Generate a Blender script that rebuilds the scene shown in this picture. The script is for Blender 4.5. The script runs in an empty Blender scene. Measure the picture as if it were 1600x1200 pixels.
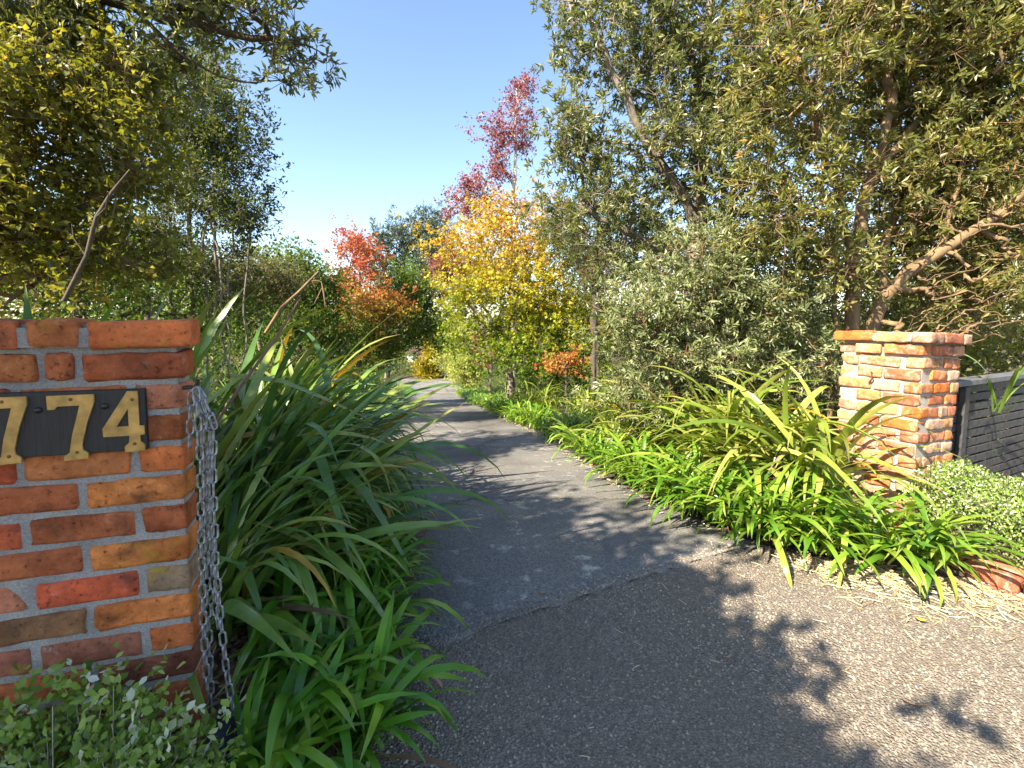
import bpy, math, random
import numpy as np
from mathutils import Matrix, Vector, geometry

R = math.radians
C = bpy.context.scene.collection
SC = bpy.context.scene

# ------------------------------------------------------------------ camera
CAM_H = 1.45
F_PX = 740.0                       # focal length in pixels of the 1600 px wide photograph
PITCH, ROLL, SHIFT = 5.0, 0.2, -0.025
cam_d = bpy.data.cameras.new('camera')
cam_d.sensor_width = 36.0
cam_d.lens = F_PX / 1600 * 36.0
cam_d.shift_y = SHIFT
cam_d.clip_start, cam_d.clip_end = 0.05, 3000
cam = bpy.data.objects.new('camera', cam_d)
C.objects.link(cam)
cam_m = Matrix.Translation((0, 0, CAM_H)) @ Matrix.Rotation(R(90 - PITCH), 4, 'X') @ Matrix.Rotation(R(ROLL), 4, 'Z')
cam.matrix_world = cam_m
SC.camera = cam
CAM3 = np.array(cam_m.to_3x3())

# ------------------------------------------------------------------ world, sun, exposure
SUN_EL = 42.0
SUN_TO = np.array((-0.75, -0.66)); SUN_TO = SUN_TO / np.linalg.norm(SUN_TO)    # horizontal direction towards the sun
world = bpy.data.worlds.new('World'); SC.world = world; world.use_nodes = True
wn, wl = world.node_tree.nodes, world.node_tree.links
sky = wn.new('ShaderNodeTexSky'); sky.sky_type = 'NISHITA'; sky.sun_disc = False
sky.sun_elevation = R(SUN_EL); sky.sun_rotation = math.atan2(SUN_TO[0], SUN_TO[1])
sky.altitude = 50; sky.air_density = 1.0; sky.dust_density = 0.6; sky.ozone_density = 1.6
wn['Background'].inputs['Strength'].default_value = 0.095
wl.new(sky.outputs['Color'], wn['Background'].inputs['Color'])
sun_d = bpy.data.lights.new('sun', 'SUN'); sun_d.energy = 5.0; sun_d.angle = R(0.55); sun_d.color = (1.0, 0.88, 0.70)
sun = bpy.data.objects.new('sun', sun_d); C.objects.link(sun)
ce = math.cos(R(SUN_EL))
sun.rotation_euler = Vector((-SUN_TO[0] * ce, -SUN_TO[1] * ce, -math.sin(R(SUN_EL)))).to_track_quat('-Z', 'Y').to_euler()
SC.view_settings.view_transform = 'Standard'; SC.view_settings.look = 'None'
SC.view_settings.exposure = 1.88; SC.view_settings.gamma = 1.0
SC.render.engine = 'CYCLES'
SC.cycles.max_bounces = 3; SC.cycles.diffuse_bounces = 2; SC.cycles.glossy_bounces = 1
SC.cycles.transmission_bounces = 4; SC.cycles.transparent_max_bounces = 4
SC.cycles.use_denoising = True

# ------------------------------------------------------------------ measuring helpers
def at(px, py, Y):
    """world point at depth plane y = Y seen at photograph pixel (px, py): used to measure where things stand"""
    d = CAM3 @ np.array(((px - 800) / F_PX, -(py - 600) / F_PX + SHIFT * 1600 / F_PX, -1.0))
    return np.array((0, 0, CAM_H)) + d * (Y / d[1])

_gy = np.array([-400, 2.4, 2.8, 3.2, 3.6, 30, 32, 34, 36, 38, 600.0])
_gs = np.array([0, 0, -.04, -.085, -.12, -.147, -.13, -.09, -.05, -.01, 0])
YB = np.unique(np.concatenate([[-400, -150, -60, -20, -6], np.arange(-4, 6, .2), np.arange(6, 40, 1.0), [44, 50, 60, 80, 120, 200, 400, 900]]))
_h = [0.0]
_fine = np.arange(-6, 60, .02)
_z = np.concatenate([[0], np.cumsum(np.interp(_fine[:-1], _gy, _gs) * .02)])
def g(Y):
    """ground height: level at the gate, then falling away down the drive"""
    zb = np.interp(YB, _fine, _z)
    return np.interp(Y, YB, zb)

# ------------------------------------------------------------------ mesh helpers
def mesh_np(name, V, F, mat=None, tint=None, smooth=True):
    me = bpy.data.meshes.new(name)
    V = np.ascontiguousarray(V, dtype=np.float32); F = np.ascontiguousarray(F, dtype=np.int32)
    k = F.shape[1]
    me.vertices.add(len(V)); me.vertices.foreach_set('co', V.ravel())
    me.loops.add(F.size); me.loops.foreach_set('vertex_index', F.ravel())
    me.polygons.add(len(F)); me.polygons.foreach_set('loop_start', np.arange(0, F.size, k, dtype=np.int32))
    me.polygons.foreach_set('use_smooth', np.full(len(F), smooth))
    if tint is not None:
        a = me.attributes.new('tint', 'FLOAT', 'POINT'); a.data.foreach_set('value', np.ascontiguousarray(tint, dtype=np.float32))
    if mat: me.materials.append(mat)
    me.update(calc_edges=True)
    return me

def link(name, me, parent=None, loc=None, rot=None):
    o = bpy.data.objects.new(name, me); C.objects.link(o)
    if parent: o.parent = parent
    if loc is not None: o.location = loc
    if rot is not None: o.rotation_euler = rot
    return o

def tag(o, label=None, cat=None, group=None, kind=None):
    if label: o['label'] = label
    if cat: o['category'] = cat
    if group: o['group'] = group
    if kind: o['kind'] = kind
    return o

def empty(name, loc=(0, 0, 0), rz=0, label=None, cat=None, group=None):
    o = bpy.data.objects.new(name, None); C.objects.link(o); o.location = loc; o.rotation_euler = (0, 0, rz)
    o.empty_display_size = .1
    return tag(o, label, cat, group)

def py_mesh(name, V, F, mat=None, smooth=False):
    me = bpy.data.meshes.new(name); me.from_pydata([tuple(v) for v in V], [], F)
    if mat: me.materials.append(mat)
    if smooth: me.polygons.foreach_set('use_smooth', [True] * len(me.polygons))
    me.update(); return me

def box_vf(cx, cy, cz, sx, sy, sz, b=0.0):
    """chamfered box, 24 vertices"""
    hx, hy, hz = sx / 2, sy / 2, sz / 2
    if b <= 0:
        V = [(cx + i * hx, cy + j * hy, cz + k * hz) for k in (-1, 1) for j in (-1, 1) for i in (-1, 1)]
        return V, [(0, 2, 3, 1), (4, 5, 7, 6), (0, 1, 5, 4), (2, 6, 7, 3), (0, 4, 6, 2), (1, 3, 7, 5)]
    V, idx = [], {}
    for i in (-1, 1):
        for j in (-1, 1):
            for k in (-1, 1):
                for ax in range(3):
                    p = [hx - b, hy - b, hz - b]; p[ax] += b
                    idx[(i, j, k, ax)] = len(V)
                    V.append((cx + i * p[0], cy + j * p[1], cz + k * p[2]))
    F = []
    I = idx
    def face(l, out):
        a, bb, c = (Vector(V[l[0]]), Vector(V[l[1]]), Vector(V[l[2]]))
        n = (bb - a).cross(c - a)
        F.append(tuple(l) if n.dot(Vector(out)) > 0 else tuple(reversed(l)))
    for s in (-1, 1):
        face([I[(s, -1, -1, 0)], I[(s, 1, -1, 0)], I[(s, 1, 1, 0)], I[(s, -1, 1, 0)]], (s, 0, 0))
        face([I[(-1, s, -1, 1)], I[(1, s, -1, 1)], I[(1, s, 1, 1)], I[(-1, s, 1, 1)]], (0, s, 0))
        face([I[(-1, -1, s, 2)], I[(1, -1, s, 2)], I[(1, 1, s, 2)], I[(-1, 1, s, 2)]], (0, 0, s))
    for s in (-1, 1):
        for t in (-1, 1):
            face([I[(s, t, -1, 0)], I[(s, t, 1, 0)], I[(s, t, 1, 1)], I[(s, t, -1, 1)]], (s, t, 0))
            face([I[(s, -1, t, 0)], I[(s, 1, t, 0)], I[(s, 1, t, 2)], I[(s, -1, t, 2)]], (s, 0, t))
            face([I[(-1, s, t, 1)], I[(1, s, t, 1)], I[(1, s, t, 2)], I[(-1, s, t, 2)]], (0, s, t))
    for i in (-1, 1):
        for j in (-1, 1):
            for k in (-1, 1):
                face([I[(i, j, k, 0)], I[(i, j, k, 1)], I[(i, j, k, 2)]], (i, j, k))
    return V, F

def norm(a): return a / (np.linalg.norm(a, axis=-1, keepdims=True) + 1e-9)

def tube(pts, rad, sides=6, cap=True):
    """tapered tube through points; returns V, quads"""
    P = np.asarray(pts, float); n = len(P)
    rad = np.broadcast_to(np.asarray(rad, float), (n,))
    T = norm(np.gradient(P, axis=0))
    ref = np.array((0, 0, 1.0)) if abs(T[:, 2]).mean() < .8 else np.array((1.0, 0, 0))
    U = norm(np.cross(T, ref)); W = np.cross(T, U)
    a = np.arange(sides) * 2 * math.pi / sides
    V = (P[:, None] + rad[:, None, None] * (np.cos(a)[None, :, None] * U[:, None] + np.sin(a)[None, :, None] * W[:, None])).reshape(-1, 3)
    i = np.arange(n - 1)[:, None] * sides; j = np.arange(sides)[None]; j2 = (j + 1) % sides
    Fq = np.stack([i + j, i + j2, i + sides + j2, i + sides + j], -1).reshape(-1, 4)
    return V, Fq

def join(parts):
    V, F, o = [], [], 0
    for v, f in parts:
        V.append(v); F.append(np.asarray(f) + o); o += len(v)
    return np.concatenate(V), np.concatenate(F)

# ------------------------------------------------------------------ materials
def new_mat(name):
    m = bpy.data.materials.new(name); m.use_nodes = True
    nt = m.node_tree; nt.nodes.clear()
    out = nt.nodes.new('ShaderNodeOutputMaterial')
    return m, nt, out

def N(nt, t, **kw):
    n = nt.nodes.new(t)
    for k, v in kw.items():
        if k in n.inputs: n.inputs[k].default_value = v
        else: setattr(n, k, v)
    return n

def ramp(nt, stops, src=None):
    n = nt.nodes.new('ShaderNodeValToRGB'); e = n.color_ramp.elements
    while len(e) < len(stops): e.new(.5)
    for q, (p, c) in zip(e, stops):
        q.position = p; q.color = (*c, 1) if len(c) == 3 else c
    if src is not None: nt.links.new(src, n.inputs[0])
    return n

def mixc(nt, fac, a, b, mode='MIX'):
    n = nt.nodes.new('ShaderNodeMix'); n.data_type = 'RGBA'; n.blend_type = mode
    for s, v in ((0, fac), (6, a), (7, b)):
        if hasattr(v, 'links') or hasattr(v, 'is_linked'): nt.links.new(v, n.inputs[s])
        else: n.inputs[s].default_value = (*v, 1) if isinstance(v, tuple) and len(v) == 3 else v
    return n.outputs[2]

def bump(nt, h, strength, dist, normal=None):
    b = N(nt, 'ShaderNodeBump'); b.inputs['Strength'].default_value = strength; b.inputs['Distance'].default_value = dist
    nt.links.new(h, b.inputs['Height'])
    if normal: nt.links.new(normal, b.inputs['Normal'])
    return b.outputs[0]

def leaf_mat(name, stops, rough=.45, trans=.3, spec=.4, tcol=None):
    """foliage: colour by the leaf's own tint value, some light passing through"""
    m, nt, out = new_mat(name)
    at_ = N(nt, 'ShaderNodeAttribute', attribute_name='tint')
    r = ramp(nt, stops, at_.outputs['Fac'])
    p = N(nt, 'ShaderNodeBsdfPrincipled', Roughness=rough); p.inputs['Specular IOR Level'].default_value = spec
    nt.links.new(r.outputs[0], p.inputs['Base Color'])
    t = N(nt, 'ShaderNodeBsdfTranslucent')
    tc = mixc(nt, 1.0, r.outputs[0], tcol or (1.5, 1.45, .55), 'MULTIPLY')
    nt.links.new(tc, t.inputs['Color'])
    mx = N(nt, 'ShaderNodeMixShader'); mx.inputs[0].default_value = trans
    nt.links.new(p.outputs[0], mx.inputs[1]); nt.links.new(t.outputs[0], mx.inputs[2])
    nt.links.new(mx.outputs[0], out.inputs[0])
    return m

def strap_mat(name, cols, tip, rough=.33, trans=.22):
    """strap leaf: colour by object, fine length-wise streaks, dry tip (tint runs 0..1 along the leaf)"""
    m, nt, out = new_mat(name)
    oi = N(nt, 'ShaderNodeObjectInfo'); at_ = N(nt, 'ShaderNodeAttribute', attribute_name='tint')
    sh = N(nt, 'ShaderNodeAttribute', attribute_name='shade')
    ad = N(nt, 'ShaderNodeMath', operation='ADD'); nt.links.new(oi.outputs['Random'], ad.inputs[0]); nt.links.new(sh.outputs['Fac'], ad.inputs[1])
    fr = N(nt, 'ShaderNodeMath', operation='FRACT'); nt.links.new(ad.outputs[0], fr.inputs[0])
    r = ramp(nt, cols, fr.outputs[0])
    tr = ramp(nt, [(.0, (0, 0, 0)), (.80, (0, 0, 0)), (.94, (.75, .75, .75)), (1.0, (1, 1, 1))], at_.outputs['Fac'])
    gm = ramp(nt, [(.35, (0, 0, 0)), (.75, (1, 1, 1))], oi.outputs['Random']); trm = mixc(nt, 1.0, tr.outputs[0], gm.outputs[0], 'MULTIPLY')
    c = mixc(nt, trm, r.outputs[0], tip)
    tcx = N(nt, 'ShaderNodeTexCoord'); ns = N(nt, 'ShaderNodeTexNoise', Scale=9.0, Detail=3.0)
    nt.links.new(tcx.outputs['Object'], ns.inputs['Vector'])
    rr = ramp(nt, [(.3, (.72, .72, .72)), (.7, (1.2, 1.2, 1.12))], ns.outputs['Fac'])
    c = mixc(nt, 1.0, c, rr.outputs[0], 'MULTIPLY')
    mp = N(nt, 'ShaderNodeMapping'); mp.inputs['Scale'].default_value = (3, 420, 3); nt.links.new(tcx.outputs['Object'], mp.inputs[0])
    rib = N(nt, 'ShaderNodeTexNoise', Scale=1.0, Detail=2.0); nt.links.new(mp.outputs[0], rib.inputs['Vector'])
    rb = ramp(nt, [(.3, (.82, .82, .8)), (.7, (1.14, 1.14, 1.1))], rib.outputs['Fac']); c = mixc(nt, 1.0, c, rb.outputs[0], 'MULTIPLY')
    p = N(nt, 'ShaderNodeBsdfPrincipled', Roughness=rough); p.inputs['Specular IOR Level'].default_value = .45
    nt.links.new(bump(nt, rib.outputs['Fac'], .25, .003), p.inputs['Normal'])
    nt.links.new(c, p.inputs['Base Color'])
    t = N(nt, 'ShaderNodeBsdfTranslucent'); tc = mixc(nt, 1.0, c, (1.4, 1.4, .5), 'MULTIPLY'); nt.links.new(tc, t.inputs['Color'])
    mx = N(nt, 'ShaderNodeMixShader'); mx.inputs[0].default_value = trans
    nt.links.new(p.outputs[0], mx.inputs[1]); nt.links.new(t.outputs[0], mx.inputs[2]); nt.links.new(mx.outputs[0], out.inputs[0])
    return m

def bark_mat(name, a, b, scale=18):
    m, nt, out = new_mat(name)
    tc = N(nt, 'ShaderNodeTexCoord'); mp = N(nt, 'ShaderNodeMapping'); mp.inputs['Scale'].default_value = (1, 1, .25)
    nt.links.new(tc.outputs['Object'], mp.inputs[0])
    n1 = N(nt, 'ShaderNodeTexNoise', Scale=float(scale), Detail=6.0, Roughness=.65); nt.links.new(mp.outputs[0], n1.inputs['Vector'])
    r = ramp(nt, [(.3, a), (.7, b)], n1.outputs['Fac'])
    p = N(nt, 'ShaderNodeBsdfPrincipled', Roughness=.9); nt.links.new(r.outputs[0], p.inputs['Base Color'])
    nt.links.new(bump(nt, n1.outputs['Fac'], .8, .02), p.inputs['Normal'])
    nt.links.new(p.outputs[0], out.inputs[0]); return m

def plain(name, col, rough=.6, metal=0.0, noise=.25, scale=30, bmp=.2):
    m, nt, out = new_mat(name)
    tc = N(nt, 'ShaderNodeTexCoord'); n1 = N(nt, 'ShaderNodeTexNoise', Scale=float(scale), Detail=5.0)
    nt.links.new(tc.outputs['Object'], n1.inputs['Vector'])
    r = ramp(nt, [(.3, tuple(x * (1 - noise) for x in col)), (.7, tuple(x * (1 + noise) for x in col))], n1.outputs['Fac'])
    p = N(nt, 'ShaderNodeBsdfPrincipled', Roughness=rough, Metallic=metal); nt.links.new(r.outputs[0], p.inputs['Base Color'])
    nt.links.new(bump(nt, n1.outputs['Fac'], bmp, .004), p.inputs['Normal'])
    nt.links.new(p.outputs[0], out.inputs[0]); return m

def mat_soil():
    m, nt, out = new_mat('soil_litter')
    tc = N(nt, 'ShaderNodeTexCoord'); v = N(nt, 'ShaderNodeTexVoronoi', Scale=28.0); n = N(nt, 'ShaderNodeTexNoise', Scale=6.0, Detail=6.0)
    nt.links.new(tc.outputs['Object'], v.inputs['Vector']); nt.links.new(tc.outputs['Object'], n.inputs['Vector'])
    r = ramp(nt, [(.2, (.03, .02, .013)), (.5, (.075, .05, .03)), (.8, (.16, .11, .065))], v.outputs['Color'])
    c = mixc(nt, n.outputs['Fac'], r.outputs[0], (.05, .035, .02))
    p = N(nt, 'ShaderNodeBsdfPrincipled', Roughness=.95); nt.links.new(c, p.inputs['Base Color'])
    nt.links.new(bump(nt, v.outputs['Distance'], .8, .03), p.inputs['Normal']); nt.links.new(p.outputs[0], out.inputs[0]); return m

def mat_asphalt():
    m, nt, out = new_mat('asphalt')
    tc = N(nt, 'ShaderNodeTexCoord')
    v = N(nt, 'ShaderNodeTexVoronoi', Scale=130.0); n = N(nt, 'ShaderNodeTexNoise', Scale=1.3, Detail=8.0, Roughness=.6)
    n2 = N(nt, 'ShaderNodeTexNoise', Scale=5.5, Detail=9.0, Roughness=.72); n3 = N(nt, 'ShaderNodeTexNoise', Scale=.5, Detail=3.0)
    n4 = N(nt, 'ShaderNodeTexNoise', Scale=14.0, Detail=4.0, Roughness=.6)
    for q in (v, n, n2, n3, n4): nt.links.new(tc.outputs['Object'], q.inputs['Vector'])
    base = ramp(nt, [(.3, (.10, .10, .102)), (.7, (.18, .168, .15))], n.outputs['Fac'])
    sp = ramp(nt, [(.0, (.55, .55, .55)), (.5, (1, 1, 1)), (1, (1.6, 1.6, 1.55))], v.outputs['Color'])
    c = mixc(nt, 1.0, base.outputs[0], sp.outputs[0], 'MULTIPLY')
    # pale lichen, only in broad patches
    l1 = ramp(nt, [(.545, (0, 0, 0)), (.60, (1, 1, 1))], n2.outputs['Fac']); l2 = ramp(nt, [(.40, (0, 0, 0)), (.55, (1, 1, 1))], n3.outputs['Fac'])
    lm = mixc(nt, 1.0, l1.outputs[0], l2.outputs[0], 'MULTIPLY')
    l3 = ramp(nt, [(.45, (0, 0, 0)), (.6, (1, 1, 1))], n4.outputs['Fac']); lm = mixc(nt, 1.0, lm, l3.outputs[0], 'MULTIPLY')
    c = mixc(nt, lm, c, (.36, .36, .31))
    wv = N(nt, 'ShaderNodeVectorMath', operation='SCALE'); wv.inputs['Scale'].default_value = .55; nt.links.new(n2.outputs['Color'], wv.inputs[0])
    wa = N(nt, 'ShaderNodeVectorMath', operation='ADD'); nt.links.new(tc.outputs['Object'], wa.inputs[0]); nt.links.new(wv.outputs[0], wa.inputs[1])
    ck = N(nt, 'ShaderNodeTexVoronoi', Scale=.42, feature='DISTANCE_TO_EDGE'); nt.links.new(wa.outputs[0], ck.inputs['Vector'])
    cr = ramp(nt, [(.0, (.35, .34, .33)), (.006, (.6, .6, .6)), (.014, (1, 1, 1))], ck.outputs['Distance'])
    c = mixc(nt, 1.0, c, cr.outputs[0], 'MULTIPLY')
    st = ramp(nt, [(.38, (.68, .67, .66)), (.5, (1, 1, 1)), (.66, (1.16, 1.13, 1.06))], n3.outputs['Fac']); c = mixc(nt, 1.0, c, st.outputs[0], 'MULTIPLY')
    p = N(nt, 'ShaderNodeBsdfPrincipled', Roughness=.85); nt.links.new(c, p.inputs['Base Color'])
    b1 = bump(nt, v.outputs['Distance'], .5, .006); nt.links.new(bump(nt, n2.outputs['Fac'], .25, .01, b1), p.inputs['Normal'])
    nt.links.new(p.outputs[0], out.inputs[0]); return m

def mat_chipbase():
    m, nt, out = new_mat('chip_seal')
    tc = N(nt, 'ShaderNodeTexCoord'); v = N(nt, 'ShaderNodeTexVoronoi', Scale=95.0); n = N(nt, 'ShaderNodeTexNoise', Scale=3.0, Detail=5.0)
    nt.links.new(tc.outputs['Object'], v.inputs['Vector']); nt.links.new(tc.outputs['Object'], n.inputs['Vector'])
    r = ramp(nt, [(.2, (.09, .08, .07)), (.6, (.19, .165, .13)), (.95, (.31, .27, .22))], v.outputs['Color'])
    c = mixc(nt, n.outputs['Fac'], r.outputs[0], (.17, .135, .095))
    p = N(nt, 'ShaderNodeBsdfPrincipled', Roughness=.85); nt.links.new(c, p.inputs['Base Color'])
    nt.links.new(bump(nt, v.outputs['Distance'], .9, .012), p.inputs['Normal']); nt.links.new(p.outputs[0], out.inputs[0]); return m

def mat_tint(name, stops, rough=.8):
    m, nt, out = new_mat(name)
    a = N(nt, 'ShaderNodeAttribute', attribute_name='tint'); r = ramp(nt, stops, a.outputs['Fac'])
    p = N(nt, 'ShaderNodeBsdfPrincipled', Roughness=rough); nt.links.new(r.outputs[0], p.inputs['Base Color']); nt.links.new(p.outputs[0], out.inputs[0]); return m

def mat_brick(name, pale):
    """colour from each brick's own object colour, with soot, lime bloom and lichen patches"""
    m, nt, out = new_mat(name)
    oi = N(nt, 'ShaderNodeObjectInfo'); tc = N(nt, 'ShaderNodeTexCoord')
    ml = N(nt, 'ShaderNodeVectorMath', operation='SCALE'); ml.inputs['Scale'].default_value = 37.0
    cb = N(nt, 'ShaderNodeCombineXYZ')
    for i in range(3): nt.links.new(oi.outputs['Random'], cb.inputs[i])
    nt.links.new(cb.outputs[0], ml.inputs[0])
    va = N(nt, 'ShaderNodeVectorMath', operation='ADD'); nt.links.new(tc.outputs['Object'], va.inputs[0]); nt.links.new(ml.outputs[0], va.inputs[1])
    def noi(s, d=6.0, ro=.62):
        n = N(nt, 'ShaderNodeTexNoise', Scale=float(s), Detail=d, Roughness=ro); nt.links.new(va.outputs[0], n.inputs['Vector']); return n.outputs['Fac']
    big, mid, fine, blo = noi(7), noi(26, 8.0, .7), noi(150, 4.0), noi(12, 5.0)
    v1 = ramp(nt, [(.3, (.55, .5, .48)), (.5, (1, 1, 1)), (.72, (1.3, 1.22, 1.1))], big)
    c = mixc(nt, 1.0, oi.outputs['Color'], v1.outputs[0], 'MULTIPLY')
    v2 = ramp(nt, [(.3, (.7, .66, .62)), (.65, (1.18, 1.18, 1.18))], mid)
    c = mixc(nt, 1.0, c, v2.outputs[0], 'MULTIPLY')
    soot = ramp(nt, [(.55, (0, 0, 0)), (.72, (.75, .75, .75))], blo)
    if not pale: c = mixc(nt, soot.outputs[0], c, (.06, .04, .03))
    pit = ramp(nt, [(.28, (.35, .32, .3)), (.42, (1, 1, 1))], noi(70, 3.0)); c = mixc(nt, 1.0, c, pit.outputs[0], 'MULTIPLY')
    if not pale:
        ly = ramp(nt, [(.58, (0, 0, 0)), (.7, (.7, .7, .7))], noi(10, 5.0)); lr = ramp(nt, [(.62, (0, 0, 0)), (.66, (1, 1, 1))], oi.outputs['Random'])
        c = mixc(nt, mixc(nt, 1.0, ly.outputs[0], lr.outputs[0], 'MULTIPLY'), c, (.42, .27, .03))
    lime = ramp(nt, [(.60 if not pale else .47, (0, 0, 0)), (.72 if not pale else .66, (.6, .6, .6) if not pale else (.8, .8, .8))], mid)
    lime2 = ramp(nt, [(.45, (0, 0, 0)), (.6, (1, 1, 1))], noi(9, 3.0))
    lm = mixc(nt, 1.0, lime.outputs[0], lime2.outputs[0], 'MULTIPLY')
    c = mixc(nt, lm, c, (.5, .46, .41))
    p = N(nt, 'ShaderNodeBsdfPrincipled', Roughness=.9); p.inputs['Specular IOR Level'].default_value = .2
    nt.links.new(c, p.inputs['Base Color'])
    b1 = bump(nt, fine, .6, .005); nt.links.new(bump(nt, mid, .8, .012, b1), p.inputs['Normal'])
    nt.links.new(p.outputs[0], out.inputs[0]); return m

def mat_mortar(name, a, b):
    m, nt, out = new_mat(name)
    tc = N(nt, 'ShaderNodeTexCoord')
    n1 = N(nt, 'ShaderNodeTexNoise', Scale=160.0, Detail=5.0, Roughness=.7); n2 = N(nt, 'ShaderNodeTexNoise', Scale=9.0, Detail=5.0)
    nt.links.new(tc.outputs['Object'], n1.inputs['Vector']); nt.links.new(tc.outputs['Object'], n2.inputs['Vector'])
    r = ramp(nt, [(.3, a), (.7, b)], n2.outputs['Fac'])
    v = ramp(nt, [(.3, (.6, .6, .6)), (.7, (1.2, 1.2, 1.2))], n1.outputs['Fac'])
    c = mixc(nt, 1.0, r.outputs[0], v.outputs[0], 'MULTIPLY')
    p = N(nt, 'ShaderNodeBsdfPrincipled', Roughness=.95); nt.links.new(c, p.inputs['Base Color'])
    nt.links.new(bump(nt, n1.outputs['Fac'], .8, .006), p.inputs['Normal']); nt.links.new(p.outputs[0], out.inputs[0]); return m

M = {}
M['soil'] = mat_soil(); M['asphalt'] = mat_asphalt(); M['chip'] = mat_chipbase()
M['stone'] = mat_tint('stone_chips', [(0, (.085, .075, .063)), (.4, (.175, .152, .122)), (.75, (.26, .222, .172)), (1, (.38, .335, .265))], .7)
M['straw'] = mat_tint('dry_straw', [(0, (.2, .12, .05)), (.35, (.42, .3, .15)), (.7, (.6, .48, .28)), (1, (.72, .66, .52))], .7)
M['brick_l'] = mat_brick('old_brick', False); M['brick_r'] = mat_brick('limey_brick', True)
M['mortar_l'] = mat_mortar('mortar_grey', (.28, .27, .255), (.45, .43, .40)); M['mortar_r'] = mat_mortar('mortar_pale', (.30, .27, .23), (.46, .42, .36))
M['bark_grey'] = bark_mat('bark_grey', (.11, .09, .07), (.26, .22, .17)); M['bark_tan'] = bark_mat('bark_tan', (.10, .065, .034), (.27, .18, .09), 12)
M['bark_pale'] = bark_mat('bark_pale', (.3, .27, .23), (.55, .5, .44)); M['bark_dark'] = bark_mat('bark_dark', (.05, .037, .026), (.12, .09, .065))
# ------------------------------------------------------------------ the setting
LEFT_EDGE = np.array([(-.35, -6), (-.4, .6), (-.48, 2), (-.8, 3.2), (-1.45, 5), (-2.2, 8), (-3.75, 16), (-5.6, 26), (-7.3, 36), (-11.5, 42)])
RIGHT_EDGE = np.array([(1.75, 2.62), (1.5, 2.95), (1.27, 3.5), (1.0, 4.6), (.55, 8), (-1.15, 16), (-2.75, 26), (-4.2, 36), (-4.6, 44)])
SEAM = np.array([(-.9, 1.78), (-.34, 1.95), (-.1, 2.1), (.18, 2.24), (.42, 2.36), (.68, 2.5), (1.0, 2.66), (1.39, 2.85), (1.9, 3.02), (2.3, 3.1)])
def xl(Y): return np.interp(Y, LEFT_EDGE[:, 1], LEFT_EDGE[:, 0])
def xr(Y): return np.interp(Y, RIGHT_EDGE[:, 1], RIGHT_EDGE[:, 0])

def sheet(name, ys, x0, x1, nx, dz, mat, wob=0, seed=0):
    rng = np.random.default_rng(seed)
    V = []
    for y in ys:
        a, b = x0(y), x1(y)
        t = np.linspace(0, 1, nx)
        V.append(np.stack([a + (b - a) * t, np.full(nx, y), np.full(nx, g(y) + dz) + wob * rng.standard_normal(nx)], 1))
    V = np.concatenate(V); i = np.arange(len(ys) - 1)[:, None] * nx; j = np.arange(nx - 1)[None]
    F = np.stack([i + j, i + j + 1, i + nx + j + 1, i + nx + j], -1).reshape(-1, 4)
    return link(name, mesh_np(name, V, F, mat))

tag(sheet('ground', YB, lambda y: -500, lambda y: 500, 41, 0, M['soil']), kind='structure')
ys = YB[(YB >= -4) & (YB <= 4)]
tag(sheet('apron', ys, lambda y: -.7, lambda y: 6.0, 12, .006, M['chip']), 'coarse chip seal apron in front of the gate', kind='structure')

def build_drive():
    # asphalt tongue whose near edge follows the ragged seam with the chip seal
    rng = np.random.default_rng(3)
    seam_x = np.linspace(-.9, 2.0, 60)
    seam_y = np.interp(seam_x, SEAM[:, 0], SEAM[:, 1]) + .012 * rng.standard_normal(60)
    V, F = [], []
    nx = 60
    ysd = np.unique(np.concatenate([YB[(YB > 3.3) & (YB <= 44)]]))
    rows = []
    x_first_l, x_first_r = xl(3.4) - .35, xr(3.4) + .2
    rows.append((seam_x, seam_y, .006)); rows.append((seam_x, seam_y + .012, .018))
    t = np.linspace(0, 1, nx)
    yA = seam_y + .012
    for k in (.25, .5, .75):
        xx = seam_x * (1 - k) + (x_first_l + (x_first_r - x_first_l) * t) * k
        rows.append((xx, yA * (1 - k) + 3.4 * k, .018))
    for y in ysd:
        a, b = xl(y) - .35, xr(y) + .3
        rows.append((a + (b - a) * t, np.full(nx, y), .018))
    for xx, yy, dz in rows: V.append(np.stack([xx, yy, g(yy) + dz], 1))
    V = np.concatenate(V); i = np.arange(len(rows) - 1)[:, None] * nx; j = np.arange(nx - 1)[None]
    F = np.stack([i + j, i + j + 1, i + nx + j + 1, i + nx + j], -1).reshape(-1, 4)
    tag(link('driveway', mesh_np('driveway', V, F, M['asphalt'])), 'grey asphalt driveway curving downhill between planted borders', kind='structure')
build_drive()

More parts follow.
